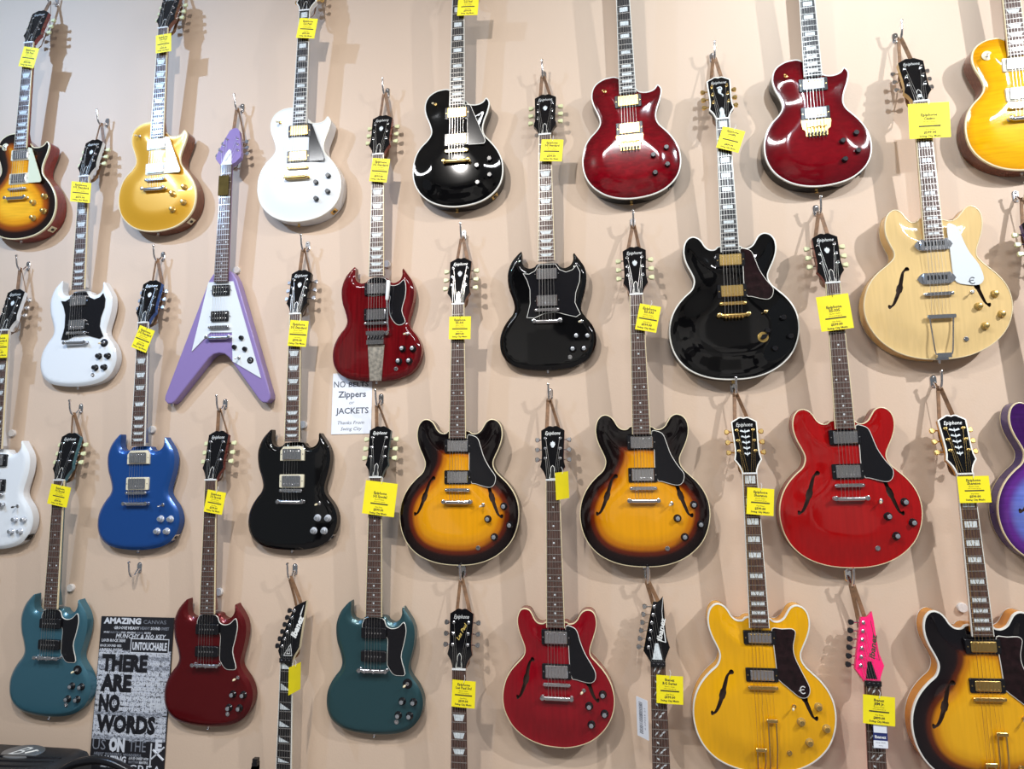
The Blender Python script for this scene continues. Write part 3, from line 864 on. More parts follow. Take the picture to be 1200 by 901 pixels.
        if shape in ('casino', 'sheraton'):
            cx, cz = (100, 37) if shape == 'casino' else (113, -4)
            def mk_E():
                mb = MB()
                arc = [(cx + 8 * math.cos(R(t)), yg - 1.4, cz + 10 * math.sin(R(t))) for t in range(45, 316, 18)]
                tube(mb, arc, 1.5, 5); tube(mb, [(cx - 12, yg - 1.4, cz - 3), (cx - 2, yg - 1.4, cz + 1), (cx + 3, yg - 1.4, cz + 1)], 1.3, 5)
                return mb
            obj('guard_emblem', cached(('guardE', kind, shape), mk_E, smooth=0), M['grey_ink'] if shape == 'casino' else M['logo'], pg)
    # ---- bridge
    if tail not in ('floyd', 'wrap'):
        yb = top_y(0, 0)
        def mk_br():
            mb = plate(MB(), rect(0, 0, 86, 11, 5.2), -(hs - 9), -(hs - 2.5), 1.2)
            return mb
        br = obj('bridge', cached(('bridge', kind), mk_br, smooth=35), metal, root)
        for i in range(6):
            obj('saddle', cached(('saddle', kind, i), lambda: bx(MB(), (i - 2.5) * 10.4 - 3.2, (i - 2.5) * 10.4 + 3.2, -(hs - 3), -(hs - 0.4), -2.5 + i * 0.6, 2 + i * 0.6), smooth=0), metal, br)
        for s in (-1, 1):
            obj('bridge_post', cached(('bpost', kind, s), lambda: lathe(MB(), [(5, yb + 1), (5, -(hs - 9)), (3.4, -(hs - 9.2)), (3.4, -(hs - 1.4)), (2.6, -(hs - 1))], s * 37, 0, 12), smooth=35), metal, br)
    # ---- tailpiece
    if tail in ('stop', 'tp6', 'wrap'):
        z0 = -40 if tail != 'wrap' else 0
        yb = top_y(0, z0); yt = yb - 11 if tail != 'wrap' else -(hs - 1)
        def mk_tp():
            mb = MB()
            prof = []
            n = 8; xs = [-50, -46, -41, -35, 35, 41, 46, 50]
            vs = []; fs = []
            for x in xs:
                ax = abs(x); rz = 5.5 if ax > 40 else 7.0; ry = 4.5 if ax > 40 else 5.5
                if ax >= 50: rz, ry = 3.2, 3
                for k in range(10):
                    an = 2 * math.pi * k / 10
                    vs.append((x, yt + 1 + ry * math.cos(an), z0 + rz * math.sin(an) + (2.0 if ax > 40 else 0)))
            for i in range(len(xs) - 1):
                for k in range(10):
                    l = (k + 1) % 10; fs.append((i * 10 + k, i * 10 + l, (i + 1) * 10 + l, (i + 1) * 10 + k))
            fs += [tuple(range(10)), tuple(reversed(range(70, 80)))]
            return mb.add(vs, fs)
        tp = obj('tailpiece', cached(('stoptail', kind, tail), mk_tp, smooth=50), metal, root)
        for s in (-1, 1):
            obj('tailpiece_stud', cached(('stud', kind, tail, s), lambda: lathe(MB(), [(6, yb + 1), (6, yb - 1.5), (4, yb - 2), (4, yt - 4), (7, yt - 4.2), (7, yt - 6.5), (5.5, yt - 7.2)], s * 45, z0 + 2, 12), smooth=35), metal, tp)
        if tail == 'wrap':
            for i in range(6):
                obj('saddle', cached(('wsaddle', kind, i), lambda: bx(MB(), (i - 2.5) * 10.4 - 2.6, (i - 2.5) * 10.4 + 2.6, yt - 6, yt - 2, -6 + (i % 3) * 2.2, 2 + (i % 3) * 2.2), smooth=0), metal, tp)
        if tail == 'tp6':
            for i in range(6):
                obj('fine_tuner', cached(('fine', kind, i), lambda: tube(MB(), [((i - 2.5) * 10.4, yt - 3, z0 - 3), ((i - 2.5) * 10.4, yt - 7, z0 - 11)], [2.2, 3.2], 8), smooth=35), metal, tp)
    elif tail == 'floyd':
        fl = obj('tremolo_bridge', cached(('floyd', kind), lambda: plate(MB(), [(-46, 24), (46, 24), (48, 16), (44, -8), (36, -14), (34, -34), (-34, -34), (-36, -14), (-44, -8), (-48, 16)], -(hs - 14), -(hs - 9), 1), smooth=20), metal, root)
        for i in range(6):
            x = (i - 2.5) * 10.6
            obj('saddle', cached(('fsaddle', kind, i), lambda: bx(bx(MB(), x - 4.6, x + 4.6, -(hs - 9), -(hs - 0.8), -6 + (i % 2) * 2, 14 + (i % 2) * 2), x - 2.6, x + 2.6, -(hs - 9), -(hs - 3.5), -24, -6), smooth=0), metal, fl)
            obj('fine_tuner', cached(('ffine', kind, i), lambda: lathe(tube(MB(), [(x, -(hs - 6), -22), (x, -(hs - 2), -44)], 1.8, 6), [(4, -(hs - 9)), (4, -(hs - 3)), (3.2, -(hs - 2.4))], x, -26, 10), smooth=30), M['dark_metal'], fl)
    elif tail == 'vibrola':
        yb = top_y(0, -100)
        vb = obj('tailpiece', cached(('vib', kind), lambda: plate(MB(), [(-31, -77), (31, -77), (22, -206), (-22, -206)], yb, yb - 3, 0.8), smooth=20), M['nickel'], root)
        obj('spring_box', cached(('vibbox', kind), lambda: bx(bx(bx(MB(), -34, 34, yb - 14, yb, -42, -28), -30, 30, yb - 10, yb, -58, -42), -32, 32, yb - 13, yb, -76, -60), smooth=0), M['chrome'], vb)
        for i in range(5):
            obj('spring_coil', cached(('vibcoil', kind, i), lambda: tube(MB(), [((i - 2) * 11 - 4, yb - 11.5, -57), ((i - 2) * 11 + 4, yb - 11.5, -45)], 2.6, 6), smooth=40), M['dark_metal'], vb)
        arm = obj('vibrato_arm', cached(('vibarm', kind), lambda: tube(MB(), [(40, yb - 12, -38), (52, yb - 18, -30), (50, yb - 24, 0), (46, yb - 24, 82)], 3, 8), smooth=40), M['chrome'], vb)
        obj('arm_pivot', cached(('vibpiv', kind), lambda: lathe(MB(), [(9, yb), (9, yb - 12), (6, yb - 16)], 42, -36, 12), smooth=30), M['chrome'], vb)
        tip = obj('arm_tip', cached(('vibtip', kind), lambda: tube(MB(), [(46, yb - 24, 78), (47, yb - 24, 84), (51, yb - 24, 146), (51.5, yb - 24, 150)], [4, 6.5, 7.5, 5], 10), smooth=40), M['white'], vb)
    elif tail == 'trapeze':
        yb = top_y(0, -120); zb = min(z for x, z in FULL[kind])
        tz = obj('tailpiece', cached(('trap', kind), lambda: plate(MB(), rect(0, -72, 82, 13, 4), yb - 9, yb - 15, 1.5), smooth=30), metal, root)
        for s in (-1, 1):
            obj('tailpiece_rod', cached(('traprod', kind, s), lambda: tube(MB(), smooth_open([(s * 34, yb - 10, -74), (s * 33, yb - 9, -80), (s * 25, yb - 5, zb + 26), (s * 18, yb - 2, zb + 14), (s * 6, yb - 2, zb + 12)], 3), 2.2, 6), smooth=40), metal, tz)
        obj('tailpiece_hinge', cached(('traphinge', kind), lambda: bx(bx(MB(), -20, 20, yb - 8, 2, zb + 4, zb + 18), -17, 17, -4, 24, zb - 2, zb + 4), smooth=0), metal, tz)
    elif tail == 'freq':
        zb = min(z for x, z in FULL[kind])
        for cx, cz in ((-16, -174), (19, -91)):
            yb = top_y(cx, cz)
            q = obj('tailpiece', cached(('freqbar', kind, cx), lambda: plate(MB(), rect(cx, cz, 31, 11, 3), yb - 8, yb - 15, 1.5), smooth=30), metal, root)
            for s in (-1, 1):
                obj('tailpiece_rod', cached(('freqrod', kind, cx, s), lambda: tube(MB(), [(cx + s * 11, yb - 10, cz), (cx + s * 11, yb - 7, (cz + zb) / 2), (cx + s * 9, -4, zb + 12)], 2.3, 6), smooth=40), metal, q)
            obj('tailpiece_hinge', cached(('freqhinge', kind, cx), lambda: bx(MB(), cx - 14, cx + 14, -7, 14, zb + 0.5, zb + 13), smooth=0), metal, q)
    # ---- knobs, switch, jack
    ks = g['knobs']
    for (x, z) in ks['pos']:
        add_knob(root, kind, ks['style'], x, z, M[ks['mat']], M[ks.get('cap', 'cap')])
    if g.get('varitone'):
        x, z = g['varitone']; y = top_y(x, z)
        k = obj('rotary_switch', cached(('rotring', kind), lambda: lathe(MB(), [(17, y + 1), (17, y - 1.2), (16, y - 1.8)], x, z, 24), smooth=30), M['amber'], root)
        a_, b_ = knob_geo('chicken', x, z, y - 1.5)
        obj('pointer_knob', cached(('chick', kind), lambda: a_, smooth=20), M['black'], k)
    if g.get('toggle'):
        x, z, chip, tip = g['toggle']; y = top_y(x, z)
        if g.get('guard') and g['guard'][0] == 'flying' : y -= 3
        t = obj('toggle_switch', cached(('toggle', kind, x, z), lambda: tube(lathe(MB(), [(6, y + 0.5), (6, y - 3), (4, y - 4)], x, z, 12), [(x, y - 3, z), (x - 5, y - 13, z - 3)], [1.6, 2.0], 6), smooth=35), metal, root)
        obj('switch_tip', cached(('togtip', kind, x, z), lambda: tube(MB(), [(x - 4.4, y - 12, z - 2.7), (x - 6.2, y - 16, z - 3.7), (x - 8, y - 20, z - 4.6)], [3.4, 4.0, 2.6], 8), smooth=50), M[tip], t)
        if chip:
            obj('switch_washer', cached(('chip', kind, x, z), lambda: lathe(MB(), [(16, y + 0.5), (16, y - 0.8), (15, y - 1.3)], x, z, 24), smooth=30), M[chip], t)
    if g.get('jack'):
        x, z = g['jack']; y = top_y(x, z)
        if g.get('guard') and g['guard'][0] == 'flying': y -= 3
        k = obj('jack_socket', cached(('jack', kind, x, z), lambda: lathe(MB(), [(7.5, y + 0.5), (7.5, y - 1.8), (5, y - 2.2), (5, y - 3.6), (3.2, y - 3.6), (3.2, y - 1)], x, z, 12), smooth=30), metal, root)
        if g.get('jack_plate'): obj('jack_plate', cached(('jackpl', kind, x, z), lambda: lathe(MB(), [(13, y + 0.4), (13, y - 0.8), (12, y - 1.2)], x, z, 20), smooth=30), M['black'], k)
    if kind == 'LP' or g.get('side_jack'):
        # plate let into the lower right side of the body
        p = FULL[kind]; ref = {'LP': (134, -161), 'SG': (147, -160)}[kind]
        i = min(range(len(p)), key=lambda k: math.dist(p[k], ref))
        c0 = p[i]; tn = Vector((p[(i + 1) % len(p)][0] - p[i - 1][0], p[(i + 1) % len(p)][1] - p[i - 1][1])).normalized(); nn = Vector((tn.y, -tn.x))
        def mk_jp():
            mb = MB(); yc = th * 0.52; hwid = 13
            loc = []
            for e in (0.3, 1.9):
                for a_, b_ in ((-hwid, -hwid), (hwid, -hwid), (hwid, hwid), (-hwid, hwid)):
                    loc.append((c0[0] + tn.x * a_ + nn.x * e, yc + b_, c0[1] + tn.y * a_ + nn.y * e))
            mb.add(loc, [(0, 1, 2, 3), (4, 5, 6, 7), (0, 1, 5, 4), (1, 2, 6, 5), (2, 3, 7, 6), (3, 0, 4, 7)])
            return mb
        k = obj('jack_plate', cached(('sidejack', kind), mk_jp, smooth=0), M[g.get('jackmat', 'cream')], root)
        def mk_jh():
            P0 = Vector((c0[0] + nn.x * 1.5, th * 0.52, c0[1] + nn.y * 1.5)); q = Vector((nn.x, 0, nn.y))
            return tube(MB(), [P0, P0 + q * 2.5], 6, 12)
        obj('jack_socket', cached(('sidejackhole', kind), mk_jh, smooth=40), M['dark_metal'], k)
    # ---- strap button at the end of the body
    p = FULL[kind]
    if kind != 'V':
        i = min(range(len(p)), key=lambda k: p[k][1]); z0 = p[i][1]; x0 = p[i][0]
        obj('strap_button', cached(('strapbtn', kind), lambda: tube(MB(), [(x0, th * 0.5, z0 + 2), (x0, th * 0.5, z0 - 3), (x0, th * 0.5, z0 - 9), (x0, th * 0.5, z0 - 11)], [5.5, 4, 4.5, 6.5], 12), smooth=35), metal, root)
    else:
        obj('strap_button', cached(('strapbtn', kind), lambda: tube(MB(), [(-190, th * 0.5, -280), (-193, th * 0.5, -290)], [5, 6], 12), smooth=35), metal, root)
    return root

GUARDS = dict(
 lp=[(30,178),(50,172),(104,40),(106,30),(100,22),(42,22),(38,25),(38,120),(30,122)],
 es=[(33,182),(56,179),(70,168),(79,142),(90,108),(108,75),(126,50),(129,36),(125,20),(115,10),(98,9),(60,20),(46,24),(38,60),(38,120),(33,150)],
 e3=[(31,176),(50,175),(66,163),(76,130),(90,95),(112,58),(121,38),(120,20),(112,10),(96,7),(60,15),(46,20),(40,60),(38,120),(32,150)],
 casino=[(42,220),(68,217),(80,196),(88,165),(102,127),(124,88),(134,50),(131,32),(117,21),(90,22),(56,32),(46,60),(44,130)],
 sheraton=[(37,170),(65,169),(92,170),(103,162),(101,145),(95,120),(97,90),(114,48),(131,10),(133,-8),(127,-22),(114,-28),(98,-23),(72,-1),(48,20),(43,30),(40,90),(37,140)],
 batwing=[(-28,163),(-42,141),(-62,131),(-84,134),(-70,108),(-60,75),(-60,25),(-72,-24),(-45,-26),(-8,-11),(29,-8),(65,-19),(98,-28),(114,-18),(103,6),(96,24),(99,56),(113,96),(115,130),(103,155),(88,139),(66,132),(44,142),(30,163)],
 special=[(-36,163),(28,165),(42,142),(60,134),(82,139),(102,156),(110,128),(103,86),(94,44),(108,-8),(88,-15),(66,-11),(48,12),(45,22),(45,62),(45,100),(30,104),(-36,104)],
 cherry=[(-30,165),(28,166),(42,145),(60,137),(82,142),(101,157),(109,130),(106,90),(95,44),(108,4),(88,-9),(68,0),(50,30),(46,70),(44,104),(-36,104)],
 flying=[(-58,176),(46,176),(176,-196),(56,-130),(48,-22),(-38,-20),(-112,-92)],
)
SMOOTHG = ('es', 'e3', 'casino', 'sheraton', 'special', 'cherry')

# ------------------------------------------------------------------ finishes
C = srgb
F = dict(
 tobacco=burst('tobacco_burst', [(0, C(14, 8, 8)), (24, C(30, 12, 8)), (44, C(150, 70, 10)), (66, C(226, 150, 22)), (100, C(240, 176, 40))], ('flame', 0.10)),
 gold_top=solid('metallic_gold', C(214, 158, 40), None, 0.25, 0.26),
 white=solid('white_lacquer', C(228, 234, 238)),
 black=solid('black_body_lacquer', C(7, 7, 8), None, 0, 0.04),
 red_quilt=burst('wine_red_quilt', [(0, C(86, 4, 13)), (40, C(110, 5, 17)), (100, C(122, 7, 20))], ('quilt', 0.30)),
 red_flame=burst('deep_wine_red', [(0, C(80, 2, 12)), (45, C(104, 4, 15)), (100, C(114, 5, 17))], ('quilt', 0.16)),
 lemon=burst('amber_flame', [(0, C(206, 140, 6)), (30, C(230, 170, 16)), (100, C(238, 184, 30))], ('flame', 0.13)),
 purple=solid('lavender_lacquer', C(136, 118, 172), None, 0.0, 0.3),
 cherry=solid('cherry_red', C(94, 8, 14), ('grain', 0.28)),
 natural=solid('natural_maple', C(222, 192, 134), ('grain', 0.05)),
 blue=solid('metallic_blue', C(28, 78, 148), None, 0.35, 0.26),
 vburst=burst('vintage_burst', [(0, C(12, 7, 8)), (26, C(24, 9, 8)), (42, C(96, 30, 6)), (58, C(190, 112, 6)), (76, C(216, 146, 14)), (100, C(224, 154, 20))], ('grain', 0.05)),
 red335=solid('bright_cherry', C(154, 10, 12), ('grain', 0.10)),
 violet=burst('violet_burst', [(0, C(58, 18, 84)), (22, C(92, 40, 130)), (50, C(96, 110, 190)), (100, C(128, 168, 226))], ('flame', 0.14)),
 pelham=solid('pelham_blue', C(64, 110, 126), None, 0.4, 0.28),
 burgundy=solid('sparkling_burgundy', C(98, 13, 19), None, 0.45, 0.24),
 teal=solid('dusty_teal', C(46, 80, 86), None, 0.4, 0.28),
 red339=solid('cherry_339', C(130, 7, 22), ('grain', 0.10)),
 yellow=solid('yellow_lacquer', C(226, 166, 14), ('grain', 0.05)),
 hburst=burst('honey_burst', [(0, C(12, 8, 12)), (30, C(22, 10, 14)), (46, C(88, 34, 10)), (60, C(190, 120, 10)), (80, C(222, 160, 20)), (100, C(228, 168, 26))], ('grain', 0.05)),
 pink=solid('hot_pink', C(244, 36, 112), None, 0, 0.25),
)
SIDE = dict(
 amber=mat('amber_side', srgb(200, 130, 30), 0.2, coat=0.5, var=0.12, scale=20),
 yellow=mat('yellow_side', srgb(224, 160, 20), 0.2, coat=0.5, var=0.05, scale=20),
 red=mat('red_side', srgb(122, 18, 14), 0.2, coat=0.5, var=0.2, scale=20),
 natural=mat('natural_side', srgb(222, 178, 104), 0.2, coat=0.5, var=0.08, scale=20),
 violet=mat('violet_side', srgb(52, 32, 100), 0.2, coat=0.5, var=0.15, scale=20),
 walnut=mat('walnut_side', srgb(92, 50, 28), 0.2, coat=0.5, var=0.2, scale=20, stretch=(6, 6, 1)),
)
KN = dict(LP=[(76, -61), (121, -36), (79, -124), (122, -97)], SG=[(98, -94), (136, -95), (85, -138), (123, -138)],
          ES=[(102, -94), (154, -53), (122, -152), (173, -114)], E3=[(98, -61), (140, -28), (103, -117), (144, -85)],
          CA=[(110, -45), (161, -8), (125, -106), (176, -71)], V=[(90, -42), (64, -76), (106, -84)], ST=[(90, -70), (110, -110)])
def kn(kind, style, m, cap=None):
    d = dict(pos=KN[kind], style=style, mat=m)
    if cap: d['cap'] = cap
    return d
def LP(**k):
    d = dict(kind='LP', head='open_book', face=M['black_gloss'], pickup='cover', tail='stop', metal='chrome', inlay='trap', board='rosewood', fbind='bind_cream', bind='bind_cream', button='key', emblem='none')
    d.update(k); return d
def SG(**k):
    d = dict(kind='SG', head='open_book', face=M['black_gloss'], pickup='cover', tail='stop', metal='chrome', inlay='trap', board='rosewood', fbind='bind_cream', button='key', emblem='crown', jack=(75, -165), toggle=(116, -43, None, 'cream'))
    d.update(k); return d
def ESg(**k):
    d = dict(kind='ES', head='open_book', face=M['black_gloss'], pickup='cover', ring='black', tail='stop', metal='chrome', inlay='dot', board='rosewood', fbind='bind_cream', bind='bind_cream', button='key', emblem='crown', holes=True, jack=(68, -188), toggle=(86, -48, None, 'cream'), guard=('es', 'guard_black', 'bind_white'), knobs=kn('ES', 'tophat', 'black', 'cap'))
    d.update(k); return d
def STg(**k):
    d = dict(kind='ST', head='pointed', face=M['black_gloss'], pickup='open', tail='floyd', metal='chrome', inlay='vine', board='rosewood', button='chrome', knobs=kn('ST', 'speed', 'black'))
    d.update(k); return d
skin = lambda f: f
GT = {
1: LP(x=-2.344, z=1.198, lean=0.85, top=F['tobacco'], side=M['cherry_side'], neck=M['cherry_side'], guard=('lp', 'guard_cream', None), ring='ring_cream', knobs=kn('LP', 'tophat', 'amber', 'gold'), toggle=(-83, 188, 'cream', 'cream'),
   label='tobacco sunburst single-cut guitar cut off by the left edge, top row'),
2: LP(x=-1.728, z=1.185, lean=0.69, top=F['gold_top'], side=M['mahogany'], neck=M['mahogany'], guard=('lp', 'guard_cream', None), ring='ring_cream', knobs=kn('LP', 'tophat', 'amber', 'gold'), toggle=(-83, 188, None, 'cream'), emblem='none',
   label='metallic gold single-cut guitar with cream pickguard and brown sides'),
3: LP(x=-1.136, z=1.181, lean=1.6, top=F['white'], side=M['skin_white'], neck=M['skin_white'], guard=('lp', 'guard_black', None), ring='black', metal='gold', knobs=kn('LP', 'speed', 'black'), toggle=(-83, 188, None, 'cream'), inlay='block', board='ebony', fbind='bind_white', bind='bind_white', hbind='bind_white', button='gold', jackmat='gold',
   label='white single-cut guitar with gold hardware and black pickguard'),
4: LP(x=-0.524, z=1.190, lean=1.2, top=F['black'], side=M['black_gloss'], neck=M['black_gloss'], guard=('lp', 'guard_black', 'bind_white'), ring='black', metal='gold', knobs=kn('LP', 'speed', 'black'), toggle=(-83, 188, None, 'cream'), inlay='block', board='ebony', fbind='bind_white', bind='bind_white', hbind='bind_white', button='gold', jackmat='gold',
   label='black single-cut guitar with white binding and gold hardware'),
5: LP(x=0.092, z=1.170, lean=-0.60, top=F['red_quilt'], side=M['black_gloss'], neck=M['black_gloss'], ring='black', metal='gold', tail='floyd', knobs=kn('LP', 'speed', 'black'), toggle=(-78, 192, None, 'gold'), inlay='block', board='ebony', fbind='bind_white', bind='bind_white', hbind='bind_white', button='gold', jackmat='black',
   label='wine red quilted single-cut guitar with gold tremolo, beside the black one'),
6: LP(x=0.701, z=1.163, lean=-0.36, top=F['red_flame'], side=M['black_gloss'], neck=M['black_gloss'], ring='black', metal='gold', tail='floyd', knobs=kn('LP', 'speed', 'black'), toggle=(-83, 188, None, 'gold'), inlay='block', board='ebony', fbind='bind_white', bind='bind_white', hbind='bind_white', button='gold', jackmat='black', pu_mat='chrome',
   label='deep red single-cut guitar with tremolo, second from the right in the top row'),
7: LP(x=1.320, z=1.165, lean=-0.4, top=F['lemon'], side=M['mahogany'], neck=M['mahogany'], ring='ring_cream', knobs=kn('LP', 'tophat', 'amber', 'gold'), toggle=(-83, 188, 'cream', 'cream'),
   label='amber yellow flame-top single-cut guitar cut off at the top right corner'),
8: SG(x=-2.032, z=0.593, lean=-0.18, top=F['white'], side=M['skin_white'], neck=M['skin_white'], guard=('batwing', 'guard_black', None), knobs=kn('SG', 'tophat', 'black', 'dark_metal'), toggle=(116, -43, 'dark_metal', 'cream'),
   label='white double-cut guitar with large black pickguard, fully in view'),
9: dict(kind='V', x=-1.431, z=0.586, lean=1.05, head='arrow', face=F['purple'], top=F['purple'], side=F['purple'], neck=F['purple'], pickup='open', tail='stop', metal='chrome', inlay='dot', board='rosewood', button='chrome', guard=('flying', 'guard_white', None), knobs=kn('V', 'speed', 'black'), toggle=(84, -116, None, 'white'), jack=(129, -126), jack_plate=True,
   label='lavender arrow-shaped guitar with white pickguard'),
10: SG(x=-0.823, z=0.571, lean=0.57, top=F['cherry'], side=SIDE['red'], neck=SIDE['red'], tail='vibrola', guard=('cherry', 'guard_black', 'bind_white'), ring='black', knobs=kn('SG', 'tophat', 'black', 'cap'), toggle=(116, -40, None, 'cream'),
   label='cherry red double-cut guitar with long metal vibrato tailpiece, above the paper sign'),
11: SG(x=-0.209, z=0.588, lean=0.59, top=F['black'], side=M['black_gloss'], neck=M['cream'] if False else M['black_gloss'], guard=('batwing', 'guard_black', 'bind_white'), knobs=kn('SG', 'tophat', 'black', 'cap'),
   label='black double-cut guitar with white-edged black pickguard covering the upper body'),
12: ESg(x=0.398, z=0.571, lean=-0.02, top=F['black'], side=M['black_gloss'], neck=M['black_gloss'], holes=False, metal='gold', tail='tp6', inlay='block', board='ebony', fbind='bind_white', bind='bind_white', hbind='bind_white', button='gold', emblem='scroll', truss='pearl', knobs=kn('ES', 'speed', 'black'), varitone=(88, -114), toggle=(101, -31, None, 'gold'), jack=None, guard=('es', 'guard_tort', 'bind_white'),
   label='large black semi-hollow guitar with gold hardware and white binding'),
13: ESg(kind='CA', x=1.011, z=0.568, lean=-0.23, top=F['natural'], side=SIDE['natural'], neck=SIDE['natural'], pickup='dogear', ring=None, tail='trapeze', inlay='para', button='chrome', emblem='none', truss='E', guard=('casino', 'guard_white', None), knobs=dict(pos=KN['CA'], style='tophat', mat='amber', cap='gold'), toggle=(97, 2, None, 'white'), jack=(70, -143), bind='bind_cream',
   label='pale natural wood hollow-body guitar with white pickguard and trapeze tailpiece'),
15: SG(x=-2.325, z=-0.018, lean=0.2, top=F['white'], side=M['skin_white'], neck=M['skin_white'], ring='black', knobs=kn('SG', 'tophat', 'clear', 'cap'), toggle=(104, -44, None, 'black'), jack=None, side_jack=True, jackmat='black', button='chrome', emblem='crown',
   label='white double-cut guitar with clear knobs, half cut off by the left edge'),
16: SG(x=-1.721, z=-0.018, lean=-0.18, top=F['blue'], side=F['blue'], neck=F['blue'], ring='ring_cream', ring_trap=True, knobs=kn('SG', 'tophat', 'clear', 'cap'), toggle=(104, -44, None, 'chrome'), jack=None, side_jack=True, jackmat='chrome', fbind='bind_white', button='chrome',
   label='metallic blue double-cut guitar with cream pickup rings'),
17: SG(x=-1.120, z=-0.015, lean=0.39, top=F['black'], side=M['black_gloss'], neck=M['black_gloss'], ring='ring_cream', ring_trap=True, knobs=kn('SG', 'tophat', 'clear', 'cap'), toggle=(104, -44, None, 'cream'), jack=None, side_jack=True, jackmat='chrome', button='chrome',
   label='black double-cut guitar with cream pickup rings and no pickguard'),
18: ESg(x=-0.517, z=-0.018, lean=0.71, top=F['vburst'], side=M['black_gloss'], neck=M['mahogany'],
   label='sunburst semi-hollow guitar left of its twin, between black and sunburst guitars'),
19: ESg(x=0.089, z=-0.018, lean=0.12, top=F['vburst'], side=M['black_gloss'], neck=M['mahogany'],
   label='sunburst semi-hollow guitar right of its twin, beside the bright red guitar'),
20: ESg(x=0.703, z=-0.015, lean=-0.57, top=F['red335'], side=SIDE['red'], neck=SIDE['red'],
   label='bright red semi-hollow guitar with f-holes and black pickguard, third row'),
21: ESg(x=1.316, z=-0.012, lean=-0.6, top=F['violet'], side=SIDE['violet'], neck=SIDE['violet'], bind='bind_cream', metal='chrome',
   label='violet and blue burst semi-hollow guitar cut off by the right edge'),
22: SG(x=-2.022, z=-0.597, lean=0.53, top=F['pelham'], side=F['pelham'], neck=F['pelham'], pickup='p90', pz=(119, 45), tail='wrap', inlay='dot', emblem='none', guard=('special', 'guard_black', 'bind_white'), knobs=kn('SG', 'tophat', 'black', 'cap'), toggle=(115, -39, 'black', 'cream'), jack=(79, -159),
   label='light metallic blue double-cut guitar with black pickups, left of the lettered poster'),
23: SG(x=-1.404, z=-0.603, lean=-0.4, top=F['burgundy'], side=F['burgundy'], neck=F['burgundy'], pickup='p90', pz=(119, 45), tail='wrap', inlay='dot', emblem='none', guard=('special', 'guard_black', 'bind_white'), knobs=kn('SG', 'tophat', 'black', 'cap'), toggle=(115, -39, None, 'cream'), jack=(79, -159),
   label='metallic burgundy double-cut guitar with black pickups, right of the lettered poster'),
25: SG(x=-0.805, z=-0.601, lean=0.49, top=F['teal'], side=F['teal'], neck=F['teal'], pickup='p90', pz=(119, 45), tail='wrap', inlay='dot', emblem='none', guard=('special', 'guard_black', 'bind_white'), knobs=kn('SG', 'tophat', 'black', 'cap'), toggle=(115, -39, 'black', 'cream'), jack=(79, -159),
   label='dark teal double-cut guitar with black pickups in the bottom row'),
27: ESg(kind='E3', x=-0.199, z=-0.617, lean=0.22, top=F['red339'], side=SIDE['red'], neck=SIDE['red'], guard=('e3', 'guard_black', 'bind_white'), knobs=kn('E3', 'tophat', 'black', 'cap'), toggle=(83, -15, None, 'cream'), jack=None, button='chrome', pu_mat=None,
   label='small dark cherry semi-hollow guitar with cream binding, bottom row'),
29: ESg(x=0.413, z=-0.604, lean=-0.33, top=F['yellow'], side=SIDE['yellow'], neck=SIDE['yellow'], pickup='mini', pz=(142, 35), metal='gold', tail='freq', inlay='vblock', fbind='bind_white', bind='bind_white', hbind='bind_white', button='gold', emblem='vine', truss='none', guard=('sheraton', 'guard_tort', 'bind_white'), knobs=kn('ES', 'tophat', 'amber', 'gold'), toggle=(85, -51, None, 'cream'), jack=(65, -184), pu_mat='chrome',
   label='bright yellow semi-hollow guitar with two-part gold tailpiece'),
31: ESg(x=1.022, z=-0.613, lean=-1.0, top=F['hburst'], side=SIDE['amber'], neck=SIDE['amber'], pickup='mini', pz=(142, 35), metal='gold', tail='freq', inlay='vblock', fbind='bind_white', bind='bind_white', hbind='bind_white', button='gold', emblem='vine', truss='none', guard=('sheraton', 'guard_tort', 'bind_white'), knobs=kn('ES', 'tophat', 'amber', 'gold'), toggle=(85, -51, None, 'cream'), jack=(65, -184),
   label='sunburst semi-hollow guitar with amber sides and thick white binding, bottom right corner'),
24: STg(x=-1.096, z=-1.213, lean=0.5, head='hooked', top=F['black'], side=M['black_gloss'], neck=M['cream'], inlay='tooth', board='ebony', fbind='bind_white', metal='chrome', button='dark_metal',
   label='neck of a black guitar with pointed headstock and triangular fret markers'),
26: LP(x=-0.508, z=-1.202, lean=0.40, top=F['tobacco'], side=M['mahogany'], neck=M['mahogany'], ring='black', knobs=kn('LP', 'tophat', 'black', 'cap'), toggle=(-83, 188, None, 'cream'), button='chrome', emblem='script', fbind=None,
   label='neck of a guitar with gold script on its black headstock, bottom row'),
28: STg(x=0.105, z=-1.188, lean=0.47, top=F['black'], side=M['black_gloss'], neck=M['maple'], swoosh=True, cover=M['pearl'],  # cover's pale pearl colour stands in for light reflected off silver
   label='neck of a guitar with black pointed headstock and vine fret markers'),
30: STg(x=0.702, z=-1.222, lean=0.9, top=F['pink'], side=F['pink'], neck=F['pink'], face=F['pink'], logo_mat='ink', fbind=None, button='dark_metal', board='rosewood',
   label='neck of a hot pink guitar with pointed headstock'),
}

